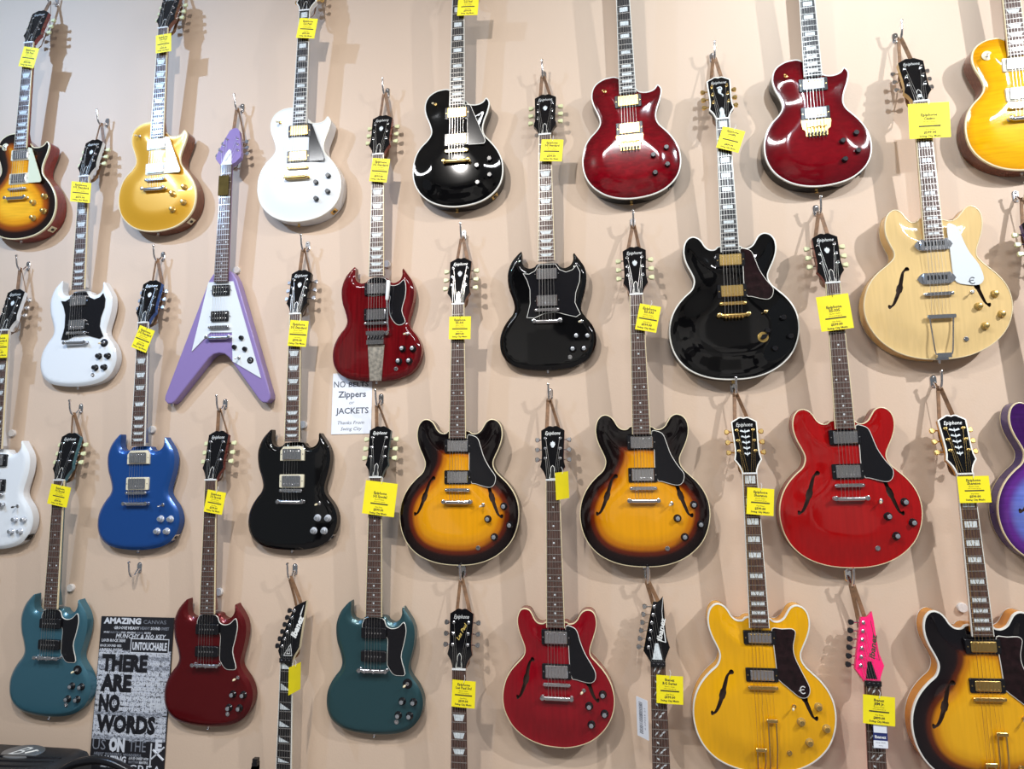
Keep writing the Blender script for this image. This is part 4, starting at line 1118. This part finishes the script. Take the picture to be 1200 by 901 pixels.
# ------------------------------------------------------------------ the setting
FLOOR_Z = -1.58
def big_box(name, x0, x1, y0, y1, z0, z1, m):
    o = obj(name, mesh(name, bx(MB(), x0 * 1000, x1 * 1000, y0 * 1000, y1 * 1000, z0 * 1000, z1 * 1000), smooth=0), m)
    o['kind'] = 'structure'; return o
wl = big_box('wall_back', -4.2, 3.2, WALL_Y, WALL_Y + 0.12, FLOOR_Z, 2.75, M['wall'])
wl['label'] = 'beige painted shop wall'
fl_m = mat('grey_carpet', (0.16, 0.15, 0.15, 1), 0.9, var=0.25, scale=120)
fl = big_box('floor', -4.2, 3.2, -4.5, WALL_Y, FLOOR_Z - 0.1, FLOOR_Z, fl_m)
fl['label'] = 'grey shop carpet'
big_box('ceiling', -4.2, 3.2, -4.5, WALL_Y, 2.75, 2.85, mat('white_ceiling_tile', (0.72, 0.72, 0.70, 1), 0.8, var=0.05, scale=60))['label'] = 'white shop ceiling'
far_m = bpy.data.materials.new('far_wall_reflection_patches')  # unseen wall; dark and pale patches added to vary reflections in chrome and lacquer
nt_, b_ = nodes_of(far_m)
tc_ = nt_.nodes.new('ShaderNodeTexCoord'); vo_ = nt_.nodes.new('ShaderNodeTexVoronoi'); vo_.distance = 'CHEBYCHEV'; vo_.inputs['Scale'].default_value = 1.7
sp_ = nt_.nodes.new('ShaderNodeSeparateColor'); rp_ = nt_.nodes.new('ShaderNodeValToRGB')
rp_.color_ramp.elements[0].position = 0.25; rp_.color_ramp.elements[0].color = (0.03, 0.03, 0.035, 1)
rp_.color_ramp.elements[1].position = 0.8; rp_.color_ramp.elements[1].color = (0.80, 0.78, 0.74, 1)
nt_.links.new(tc_.outputs['Object'], vo_.inputs['Vector']); nt_.links.new(vo_.outputs['Color'], sp_.inputs[0])
nt_.links.new(sp_.outputs[0], rp_.inputs[0]); nt_.links.new(rp_.outputs[0], b_.inputs['Base Color'])
big_box('wall_front', -4.2, 3.2, -4.5, -4.4, FLOOR_Z, 2.75, far_m)['label'] = 'far shop wall behind the viewer'

# ------------------------------------------------------------------ guitars
GRP = 'guitars hanging on the wall'
for gid, g in GT.items():
    root = build_guitar(g)
    tagp(root, g['label'], 'guitar', GRP)

def short(gid):
    return {1: 'tobacco sunburst single-cut guitar in the top left corner', 2: 'metallic gold guitar', 3: 'white single-cut guitar', 4: 'black single-cut guitar',
            5: 'quilted wine red guitar', 6: 'deep red single-cut guitar', 7: 'amber yellow guitar', 8: 'white guitar with black pickguard', 9: 'lavender arrow-shaped guitar',
            10: 'cherry guitar with long metal tailpiece', 11: 'black guitar with white-edged pickguard', 12: 'black semi-hollow guitar', 13: 'natural wood guitar',
            15: 'white guitar at the left edge', 16: 'metallic blue guitar', 17: 'black guitar with cream pickup rings', 18: 'sunburst guitar beside the black one',
            19: 'sunburst guitar beside the bright red one', 20: 'bright red semi-hollow guitar', 21: 'violet guitar at the right edge', 22: 'light blue guitar left of the poster',
            23: 'burgundy guitar right of the poster', 25: 'dark teal guitar', 27: 'small dark cherry guitar', 29: 'bright yellow guitar', 31: 'amber-sided sunburst guitar',
            24: 'black pointed headstock with triangular markers', 26: 'headstock with gold script', 28: 'black pointed headstock with vine markers', 30: 'hot pink headstock'}[gid]

# ------------------------------------------------------------------ hooks, leather loops and wall bumpers
X0, DX = -2.0288, 0.6063
ROWZ = {'A': 2.092, 'B': 1.4955, 'C': 0.8961, 'D': 0.3032, 'E': -0.2896}
HOOK = {}
for i, gid in enumerate((1, 2, 3, 4, 5, 6, 7)): HOOK[gid] = (X0 + DX * (i - 0.5), ROWZ['A'])
for i, gid in enumerate((8, 9, 10, 11, 12, 13)): HOOK[gid] = (X0 + DX * i, ROWZ['B'])
for i, gid in enumerate((15, 16, 17, 18, 19, 20, 21)): HOOK[gid] = (X0 + DX * (i - 0.5), ROWZ['C'])
for i, gid in enumerate((22, 23, 25, 27, 29, 31)): HOOK[gid] = (X0 + DX * i, ROWZ['D'])
for i, gid in enumerate((24, 26, 28, 30)): HOOK[gid] = (X0 + DX * (i + 1.5), ROWZ['E'])

def mk_plate():
    mb = plate(MB(), rect(0, 2, 19, 40, 9, 5), 0, -4, 1.5)
    for z in (-10, 14): lathe(mb, [(3.6, -3.8), (3.6, -5.0), (2.4, -5.6)], 0, z, 10)
    return mb
def mk_arm():
    return tube(MB(), smooth_open([(0, -3, -2), (0, -12, -8), (0, -24, -22), (0, -38, -24), (0, -50, -10), (0, -55, 10), (0, -57, 24)], 4), [4.6] * 8 + [4.4] * 8 + [3.8] * 6 + [3.4] * 3, 10)
def mk_tip(): return lathe(MB(), [(1, 4.5), (4, 3.6), (5.2, 0), (4, -3.6), (1, -4.5)], 0, 0, 12).xf(lambda p: (p[0], -57 + p[1], 26 + p[2]))
def hook(x, z, label):
    r = bpy.data.objects.new('wall_hook', None); COL.objects.link(r); r.location = (x, WALL_Y, z); r.empty_display_size = 0.02
    obj('base_plate', cached('hook_plate', mk_plate, smooth=30), M['hook'], r)
    obj('hook_arm', cached('hook_arm', mk_arm, smooth=50), M['hook'], r)
    obj('hook_tip', cached('hook_tip', mk_tip, smooth=50), M['hook'], r)
    return tagp(r, label, 'hook', 'chrome wall hooks')
for gid, (x, z) in HOOK.items():
    hook(x, z, 'chrome wall hook holding the ' + short(gid))
hook(X0 + DX * 0.5, ROWZ['E'], 'empty chrome wall hook above the lettered poster')
hook(X0 - DX * 0.5, ROWZ['E'], 'empty chrome wall hook at the left edge of the photo')

def ribbon(mb, pts, w, t, twist):
    P = [Vector(p) for p in pts]; vs = []; fs = []
    for i, p in enumerate(P):
        d = (P[min(i + 1, len(P) - 1)] - P[max(i - 1, 0)]).normalized()
        a = Vector((0, 1, 0)).cross(d)
        a = a.normalized() if a.length > 1e-4 else Vector((1, 0, 0))
        a = Matrix.Rotation(R(twist), 3, d) @ a
        b = d.cross(a)
        for sx, sy in ((-1, -1), (1, -1), (1, 1), (-1, 1)): vs.append(p + a * sx * w / 2 + b * sy * t / 2)
    for i in range(len(P) - 1):
        for k in range(4): l = (k + 1) % 4; fs.append((i * 4 + k, i * 4 + l, i * 4 + 4 + l, i * 4 + 4 + k))
    fs += [(3, 2, 1, 0), tuple(range(len(P) * 4 - 4, len(P) * 4))]
    mb.add(vs, fs)
for gid, (hx_, hz) in HOOK.items():
    g = GT[gid]; mw = g['mw']; X = g['hx']
    org = Vector((hx_, WALL_Y, hz))
    def L(p):
        q = mw @ (Vector(X(p)) / 1000)
        return (q - org) * 1000
    top = Vector((0, -33, -19))
    if g['head'] in ('open_book', 'arrow'): a_, b_ = 27, 21
    else: a_, b_ = 12, 18
    off = 0 if g['head'] in ('open_book', 'arrow') else 6
    mb = MB()
    for s in (-1, 1):
        pts = [top + Vector((s * 1.5, 0, 0)), top + Vector((s * 4, 0, -6)), L((s * a_ * 0.86 + off, 27 if off == 0 else 36, 162)), L((s * a_ + off * 0.4, 34, 122)), L((s * b_, 34, 60)), L((s * 20, 34, 18)), L((s * 6, 35, 6)), L((0, 35, 4))]
        pts = [pts[0], pts[1]] + [Vector(p) for p in smooth_open([tuple(q) for q in pts[1:]], 3)][1:]
        ribbon(mb, pts, 12, 2.0, s * (18 if gid % 2 else -28) + (25 if s > 0 else 0))
    bx(mb, -3, 3, -37, -30, -21, -16.5)
    o = obj('leather_loop', mesh('leather_loop', mb, smooth=40), M['strap'])
    o.location = org
    tagp(o, 'tan leather loop tied to the ' + short(gid), 'strap', 'leather hanging loops')

bm = cached('bumper', lambda: lathe(MB(), [(14, 0), (14, -9), (12.5, -11)], 0, 0, 20), smooth=30)
for gid in (15, 16, 17, 9, 10, 22, 23, 31):
    x = HOOK[gid][0] + {9: 0.018, 10: 0.012, 22: 0.030, 23: 0.020}.get(gid, 0.012 if gid != 31 else 0.008)
    z = GT[gid]['z'] + 0.235
    o = obj('wall_bumper', bm, M['felt']); o.location = (x, WALL_Y, z)
    tagp(o, 'round white wall bumper behind the ' + short(gid), 'bumper', 'round wall bumpers')

# ------------------------------------------------------------------ price tags
TAGD = {'LP': 0.116, 'SG': 0.096, 'ES': 0.118, 'E3': 0.118, 'CA': 0.118, 'V': 0.093, 'ST': 0.108}
TAGS = {1: (-2.310, 1.746, 74, 86, -14, 0), 2: (-1.700, 1.732, 67, 76, 2, 0), 3: (-1.097, 1.719, 75, 80, -10, 0), 4: (-0.471, 1.728, 77, 74, -5, 0),
 8: (-1.990, 1.126, 66, 80, -1, 25), 10: (-0.795, 1.117, 66, 87, -9, 0), 11: (-0.176, 1.134, 76, 78, -6, 0), 12: (0.416, 1.116, 74, 76, -20, 0), 13: (1.020, 1.121, 120, 116, -2, 0),
 15: (-2.292, 0.538, 69, 90, 0, 0), 16: (-1.688, 0.539, 66, 86, -22, 0), 17: (-1.082, 0.531, 69, 92, -6, 0), 18: (-0.499, 0.523, 75, 78, -2, 0), 19: (0.124, 0.525, 68, 86, -13, 0),
 20: (0.690, 0.514, 95, 110, 5, 0), 22: (-1.975, -0.024, 82, 72, -11, 0), 23: (-1.363, -0.051, 70, 76, -10, 0), 25: (-0.769, -0.043, 111, 109, -7, 0), 27: (-0.162, -0.006, 76, 84, 2, 62),
 24: (-1.031, -0.607, 60, 84, 0, 80), 26: (-0.485, -0.641, 74, 80, -3, 0), 28: (0.140, -0.606, 77, 80, -2, 0), 29: (0.432, -0.060, 78, 80, -5, 0), 30: (0.713, -0.640, 84, 78, -4, 0), 31: (1.024, -0.029, 84, 76, 1, 0)}
MODEL = {'LP': 'Les Paul', 'SG': 'SG Standard', 'ES': 'ES-335', 'E3': 'ES-339', 'CA': 'Casino', 'ST': 'RG Series'}
MODEL2 = {22: 'SG Special', 23: 'SG Special', 25: 'SG Special', 29: 'Sheraton', 31: 'Sheraton', 26: 'Les Paul Std', 30: 'JEM Jr.', 12: 'Lucille'}
def tag_geo(w_, h_):
    mb = MB(); nx = 6; vs = []
    for s, t in ((0, 0.0), (1, 0.6)):
        for iz in range(2):
            for ix in range(nx + 1):
                u = ix / nx - 0.5
                vs.append((u * w_, t + 4 * u * u, (iz - 0.5) * h_))
    N = nx + 1; fs = []
    for s in (0, 2 * N):
        for ix in range(nx): fs.append((s + ix, s + ix + 1, s + N + ix + 1, s + N + ix))
    for ix in range(nx):
        fs.append((ix, ix + 1, 2 * N + ix + 1, 2 * N + ix)); fs.append((N + ix, N + ix + 1, 3 * N + ix + 1, 3 * N + ix))
    fs.append((0, N, 3 * N, 2 * N)); fs.append((nx, N + nx, 3 * N + nx, 2 * N + nx))
    return mb.add(vs, fs)
for gid, (cx, cz, w_, h_, rl, yw) in TAGS.items():
    g = GT[gid]; d = TAGD[g['kind']]
    sc = (WALL_Y - d) / (WALL_Y - 0.122)
    o = obj('price_tag', mesh('price_tag', tag_geo(w_ * sc, h_ * sc), smooth=60), M['tag'])
    yy = WALL_Y - d - (0.012 if yw else 0) - abs(math.sin(R(yw))) * 0.012
    o.matrix_world = Matrix.Translation((cx * sc, yy, cz * sc)) @ Matrix.Rotation(R(2.5), 4, 'X') @ Matrix.Rotation(R(yw), 4, 'Z') @ Matrix.Rotation(R(-rl), 4, 'Y')
    tagp(o, 'yellow price tag hanging on the ' + short(gid), 'price tag', 'yellow price tags')
    if gid != 24 and gid != 27:
        W, H = w_ * sc, h_ * sc
        mb = MB(); k = H / 80.0
        brand = 'Ibanez' if g['kind'] == 'ST' else 'Epiphone'
        big = w_ > 90
        z0 = 28 if not big else 16
        kk = k if not big else k * 0.82
        def ln(s, z, hgt, **q): put_text(mb, s, 0, z * kk, -0.25, height=hgt * kk, bold=q.get('b', 0.02), res=1)
        put_text(mb, brand, 0, z0 * kk, -0.25, height=7.5 * kk, bold=0.03, res=1)
        put_text(mb, MODEL2.get(gid, MODEL[g['kind']]), 0, (z0 - 10) * kk, -0.25, height=7.2 * kk, bold=0.03, res=1)
        ln('Electric Guitar', z0 - 19, 3.4, b=0.0); ln('with premium gig bag', z0 - 25, 2.8, b=0.0)
        for q_ in range(9): bx(mb, (-27 + 6 * q_) * kk, (-21 + 6 * q_) * kk, -0.3, -0.2, (z0 - 33.6) * kk, (z0 - 29.8) * kk)
        ln('Our Price', z0 - 41, 4.0, b=0.01)
        ln('$599.00' if gid % 3 else '$899.00', z0 - 49, 6.6, b=0.04)
        ln('Swing City Music', z0 - 59, 5.4, b=0.03)
        mb.xf(lambda p: (p[0], p[1] + 4 * (p[0] / W) ** 2, p[2]))
        obj('printed_text', mesh('printed_text', mb, smooth=0), M['ink'], o)
    H = h_ * sc
    obj('tie_string', mesh('tie_string', tube(MB(), [(0, -0.8, H / 2 - 6), (1, -1.5, H / 2 - 1), (3, -0.5, H / 2 + 8), (0, 3, H / 2 + 16)], 0.7, 5), smooth=40), M['ink'] if gid in (18, 20, 16) else M['white'], o)

# thin dark olive piece over the upper frets of the lavender guitar
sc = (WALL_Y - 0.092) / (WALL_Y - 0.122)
patch = mat('dark_olive', (0.085, 0.062, 0.018, 1), 0.85, spec=0.1, var=0.2, scale=40)
o = obj('fret_wrap', mesh('fret_wrap', plate(MB(), rect(0, 0, 42, 78, 2), 1.2, 0.2, 0.2), smooth=0), patch)
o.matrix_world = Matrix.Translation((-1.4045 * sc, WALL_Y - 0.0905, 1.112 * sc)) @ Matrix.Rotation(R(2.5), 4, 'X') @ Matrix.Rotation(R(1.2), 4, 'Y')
tagp(o, 'dark olive piece lying over the upper frets of the lavender guitar', 'patch')

# white barcode card behind the neck with the black pointed headstock
o = obj('barcode_card', mesh('barcode_card', plate(MB(), rect(0, 0, 52, 112, 2), 0.5, 0, 0.1), smooth=0), M['paper'])
o.matrix_world = Matrix.Translation((0.058, WALL_Y - 0.085, -0.700)) @ Matrix.Rotation(R(-52), 4, 'Z')
mb = MB(); random.seed(3); z = 44
while z > -44:
    t = random.choice((0.8, 1.4, 2.2)); bx(mb, -14, 2, -0.25, -0.1, z - t, z); z -= t + random.choice((1.0, 1.8))
put_text(mb, '0 07365 21', 12, 0, -0.25, width=60, height=6, rot=90, res=1)
obj('printed_text', mesh('printed_text', mb, smooth=0), M['grey_ink'], o)
tagp(o, 'white barcode card hanging beside the neck with vine markers', 'card')
# label card on the pink guitar's fingerboard
navy = mat('navy_card', (0.02, 0.03, 0.14, 1), 0.4)
o = obj('label_card', mesh('label_card', plate(MB(), rect(0, 0, 38, 66, 1.5), 1.0, 0.2, 0.1), smooth=0), navy)
sc = (WALL_Y - 0.102) / (WALL_Y - 0.122)
o.matrix_world = Matrix.Translation((0.7105 * sc, WALL_Y - 0.1015, -0.708 * sc)) @ Matrix.Rotation(R(2.5), 4, 'X') @ Matrix.Rotation(R(1.5), 4, 'Y')
obj('upper_label', mesh('upper_label', plate(MB(), rect(0, 20, 35, 22), 0.2, -0.1), smooth=0), M['paper'], o)
obj('lower_label', mesh('lower_label', plate(MB(), rect(0, -22, 38, 20, 2), 0.2, -0.1), smooth=0), M['paper'], o)
mb = MB(); put_text(mb, 'Ibanez', 0, -2, 0.0, width=30, height=8, bold=0.03)
obj('printed_brand', mesh('printed_brand', mb, smooth=0), M['white'], o)
mb = MB(); put_text(mb, 'Setup Guide', 0, -17, -0.3, width=26, height=3.4, res=1); put_text(mb, 'www', 0, -25, -0.3, width=12, height=3, res=1)
obj('printed_text', mesh('printed_text', mb, smooth=0), M['grey_ink'], o)
tagp(o, 'navy and white label card on the neck of the hot pink guitar', 'card')

# ------------------------------------------------------------------ paper sign
o = obj('paper_sign', mesh('paper_sign', plate(MB(), rect(0, 0, 150, 222), 0, -0.6), smooth=0), M['paper'])
o.location = (-0.926, WALL_Y - 0.0015, 0.294)
mb = MB()
put_text(mb, 'NO', -48, 70, -0.8, width=44, height=22, bold=0.012)
put_text(mb, 'BELTS', 24, 68, -0.8, width=76, height=16.5, bold=0.03)
put_text(mb, 'Zippers', 0, 33, -0.8, width=106, height=22, bold=0.025)
put_text(mb, 'or', 0, 3, -0.8, width=20, height=13, shear=0.25)
put_text(mb, 'JACKETS', 2, -27, -0.8, width=124, height=21, bold=0.02)
put_text(mb, 'Thanks From', -2, -70, -0.8, width=100, height=12, shear=0.25, bold=0.005)
put_text(mb, 'Swing City', 0, -92, -0.8, width=80, height=12, shear=0.25, bold=0.005)
obj('printed_text', mesh('printed_text', mb, smooth=0), M['grey_ink'], o)
tagp(o, 'white paper sign about belts, zippers and jackets taped to the wall', 'sign')

# ------------------------------------------------------------------ lettered poster
def poster_material():
    m = bpy.data.materials.new('poster_print'); nt, b = nodes_of(m)
    tc = nt.nodes.new('ShaderNodeTexCoord'); mp = nt.nodes.new('ShaderNodeMapping'); mp.inputs['Scale'].default_value = (70, 1, 150)
    nz = nt.nodes.new('ShaderNodeTexNoise'); nz.inputs['Scale'].default_value = 1.0; nz.inputs['Detail'].default_value = 5; nz.inputs['Roughness'].default_value = 0.75
    rp = nt.nodes.new('ShaderNodeValToRGB'); rp.color_ramp.elements[0].position = 0.43; rp.color_ramp.elements[0].color = (0.012, 0.012, 0.016, 1)
    rp.color_ramp.elements[1].position = 0.52; rp.color_ramp.elements[1].color = (0.50, 0.54, 0.62, 1)
    nt.links.new(tc.outputs['Object'], mp.inputs[0]); nt.links.new(mp.outputs[0], nz.inputs['Vector']); nt.links.new(nz.outputs['Fac'], rp.inputs[0])
    nt.links.new(rp.outputs[0], b.inputs['Base Color']); b.inputs['Roughness'].default_value = 0.6
    return m
PW, PH = 290, 545
o = obj('lettered_poster', mesh('lettered_poster', plate(MB(), rect(0, 0, PW, PH), 0, -5, 0.5), smooth=0), mat('poster_black', (0.012, 0.012, 0.016, 1), 0.55))
o.location = (-1.7175, WALL_Y, -0.46 - PH / 2000)
T0 = PH / 2
obj('scribble_print', mesh('scribble_print', plate(MB(), rect(0, T0 - 265, PW - 4, 300), -5, -5.15), smooth=0), poster_material(), o)
wm = mat('poster_white', (0.62, 0.66, 0.72, 1), 0.55); gm_ = mat('poster_grey', (0.20, 0.22, 0.26, 1), 0.55)
mb = MB(); g2 = MB()
random.seed(11)
words = ['AMAZING', 'MUSIC', 'ROCK', 'SOUND', 'THUNDER', 'ELECTRIC', 'UNREAL', 'DREAM', 'LOUD', 'WONDERFUL', 'TONE', 'MELODY', 'RHYTHM', 'CRUNCH', 'GROOVE', 'BEAUTIFUL', 'HEAVY', 'SWEET']
def row(z, h, x0=-140, x1=140, bold=0.03, dst=None):
    x = x0
    while x < x1 - 12:
        s = random.choice(words); wd = len(s) * h * random.uniform(0.62, 0.95)
        if x + wd > x1: wd = x1 - x
        put_text(dst if dst is not None else random.choice((mb, mb, g2)), s, x + wd / 2, z, -5.4, width=wd, height=h, bold=bold, shear=random.choice((0, 0.2, 0)), res=1)
        x += wd + 3
put_text(mb, 'AMAZING', -58, T0 - 14, -5.5, width=150, height=19, bold=0.05)
put_text(g2, 'CANVAS', 72, T0 - 16, -5.5, width=90, height=13)
row(T0 - 38, 10, -90, 130); row(T0 - 54, 6, -130, 60)
put_text(mb, 'MUNCHY & NO KEY', 20, T0 - 66, -5.5, width=200, height=15, shear=0.2, bold=0.02, res=1)
row(T0 - 82, 10, -135, -40, dst=mb); row(T0 - 100, 8, -140, -55); row(T0 - 114, 9, -140, -50)
fr = ccw(rect(58, T0 - 98, 152, 50)); fi = inset(fr, 3)
bxm = MB(); plate(bxm, fi, -5.2, -5.6)
obj('word_box', mesh('word_box', bxm, smooth=0), mat('poster_black2', (0.012, 0.012, 0.016, 1), 0.55), o)
obj('word_box_frame', mesh('word_box_frame', MB().add([(x, -5.7, z) for x, z in fr] + [(x, -5.7, z) for x, z in fi], [(i, (i + 1) % 4, 4 + (i + 1) % 4, 4 + i) for i in range(4)]), smooth=0), wm, o)
put_text(mb, 'UNTOUCHABLE', 58, T0 - 99, -5.8, width=136, height=25, bold=0.04)
for z, h in ((128, 9), (142, 11), (158, 10), (174, 11), (192, 12), (210, 10), (226, 12), (244, 11), (260, 10), (276, 12), (294, 12), (312, 10), (328, 10), (344, 12), (362, 10), (378, 11), (394, 10), (408, 9)): row(T0 - z, h, bold=0.05, dst=random.choice((mb, mb, mb, g2)))
put_text(mb, 'HEA', 108, T0 - 290, -5.6, width=62, height=30, bold=0.03)
put_text(g2, 'US', -112, T0 - 432, -5.5, width=52, height=34)
put_text(mb, 'ON', -42, T0 - 430, -5.5, width=62, height=40, bold=0.07)
put_text(g2, 'THE', 38, T0 - 432, -5.5, width=66, height=36)
row(T0 - 462, 9, -130, 60)
put_text(mb, 'AMAZING', -62, T0 - 478, -5.5, width=120, height=20, bold=0.04, shear=0.1)
row(T0 - 472, 8, 8, 84); row(T0 - 484, 8, 8, 84); row(T0 - 502, 7, -100, 0, dst=mb)
put_text(mb, 'CREA', 72, T0 - 508, -5.5, width=128, height=32, bold=0.0)
for a_, b_, q_ in (((92, -5.4, T0 - 420), (92, -5.4, T0 - 498), 2.2), ((96, -5.4, T0 - 470), (142, -5.4, T0 - 430), 3.5), ((100, -5.4, T0 - 440), (142, -5.4, T0 - 472), 3.5)): obj('brush_stroke', mesh('brush_stroke', tube(MB(), [a_, b_], q_, 5), smooth=0), wm, o)
put_text(mb, 'E', 120, T0 - 425, -5.6, width=26, height=34, bold=0.06)
put_text(g2, 'more of the same', 10, T0 - 528, -5.5, width=110, height=6, res=1)
obj('white_strip', mesh('white_strip', bx(MB(), -90, 126, -5.4, -5.0, -PH / 2 + 0.5, -PH / 2 + 26), smooth=0), wm, o)
obj('white_lettering', mesh('white_lettering', mb, smooth=0), wm, o)['kind'] = 'stuff'
obj('grey_lettering', mesh('grey_lettering', g2, smooth=0), gm_, o)['kind'] = 'stuff'
mb = MB()
for s, x, wd, z in (('THERE', -36, 182, 158), ('ARE', -64, 124, 226), ('NO', -84, 84, 294), ('WORDS', -14, 232, 362)):
    put_text(mb, s, x, T0 - z, -5.9, width=wd, height=52, bold=0.06)
obj('black_lettering', mesh('black_lettering', mb, smooth=0), mat('poster_ink', (0.008, 0.008, 0.012, 1), 0.55), o)
tagp(o, 'black and white poster reading THERE ARE NO WORDS between two guitars', 'poster')

# ------------------------------------------------------------------ black ribbed case in the bottom left corner
r = bpy.data.objects.new('ribbed_case', None); COL.objects.link(r); r.location = (-2.05, WALL_Y - 0.28, FLOOR_Z)
tagp(r, 'black ribbed equipment case with oval badge in the bottom left corner', 'case')
case_m = mat('black_case_plastic', (0.018, 0.018, 0.020, 1), 0.42, var=0.2, scale=90)
hz = 712.0
mb = MB()
prof = [(200, 0), (200, hz - 30), (190, hz - 8), (170, hz), (60, hz - 8), (-40, hz - 30), (-110, hz - 90), (-140, hz - 160), (-140, 0)]
vs = []; N = len(prof)
xs = [(-560, 1.0), (215, 1.0), (250, 0.985), (268, 0.95)]
for x, k in xs: vs += [(x, 30 + (y - 30) * k, z * (1 - (1 - k) * 0.6)) for y, z in prof]
fs = []
for i in range(len(xs) - 1):
    for k in range(N): l = (k + 1) % N; fs.append((i * N + k, i * N + l, (i + 1) * N + l, (i + 1) * N + k))
fs += [tuple(range(N)), tuple(reversed(range((len(xs) - 1) * N, len(xs) * N)))]
mb.add(vs, fs)
cs = obj('case_shell', mesh('case_shell', mb, smooth=40), case_m, r)
for i in range(7):
    y = 92 - 26 * i; z = np.interp(-y, [-170, -60, 40, 110, 140], [hz, hz - 8, hz - 30, hz - 90, hz - 160])
    obj('rib', mesh('rib', tube(MB(), [(-540 + 0, y, z), (-60 + 20 * i, y, z), (150 - 6 * i, y + 8, z + 1), (225 - 4 * i, y + 16, z + 1)], [6, 6, 5, 2], 8), smooth=50), M['black'], cs)
bd = obj('oval_badge', mesh('oval_badge', lathe(MB(), [(1, 3), (1, -2), (0.93, -4)], 0, 0, 28).xf(lambda p: (p[0] * 72, p[1], p[2] * 46)), smooth=30), mat('badge_grey', (0.22, 0.23, 0.24, 1), 0.35, 0.6), r)
bd.location = (0.062, 0.128, 0.7095); bd.rotation_euler = (R(-86), 0, 0)
mb = MB(); put_text(mb, 'B', -8, 0, -4.6, width=52, height=52, shear=0.5, bold=0.0); tube(mb, [(20, -4.6, -14), (44, -4.6, 8), (52, -4.6, 4)], 2.5, 5)
obj('badge_letter', mesh('badge_letter', mb, smooth=0), M['logo'], bd)
hb = obj('carry_handle', mesh('carry_handle', tube(MB(), smooth_open([(235, 60, hz - 60), (290, 60, hz - 12), (350, 60, hz + 10), (420, 60, hz + 16), (500, 60, hz - 4), (570, 60, hz - 50), (600, 60, hz - 110)], 4), 13, 10), smooth=50), M['black'], r)

# black stand whose tip shows under the burgundy guitar
mb = MB()
bx(mb, -9, 9, -9, 9, 20, 700); bx(mb, -8, 8, -8, 8, 696, 712)
mb.add([(-26, -9, 640), (9, -9, 640), (9, -9, 690), (-9, -9, 690), (-26, 9, 640), (9, 9, 640), (9, 9, 690), (-9, 9, 690)], [(0, 1, 2, 3), (7, 6, 5, 4), (0, 3, 7, 4), (1, 5, 6, 2), (3, 2, 6, 7), (0, 4, 5, 1)])
r = bpy.data.objects.new('black_stand', None); COL.objects.link(r); r.location = (-1.178, WALL_Y - 0.10, FLOOR_Z)
obj('post', mesh('post', mb, smooth=20), M['black'], r)
for a_ in (30, 150, 270):
    obj('leg', mesh('leg', tube(MB(), [(0, 0, 150), (80 * math.cos(R(a_)), 80 * math.sin(R(a_)), 20), (90 * math.cos(R(a_)), 90 * math.sin(R(a_)), 9)], 9, 8), smooth=40), M['black'], r)
tagp(r, 'tip of a black stand under the burgundy guitar', 'stand')
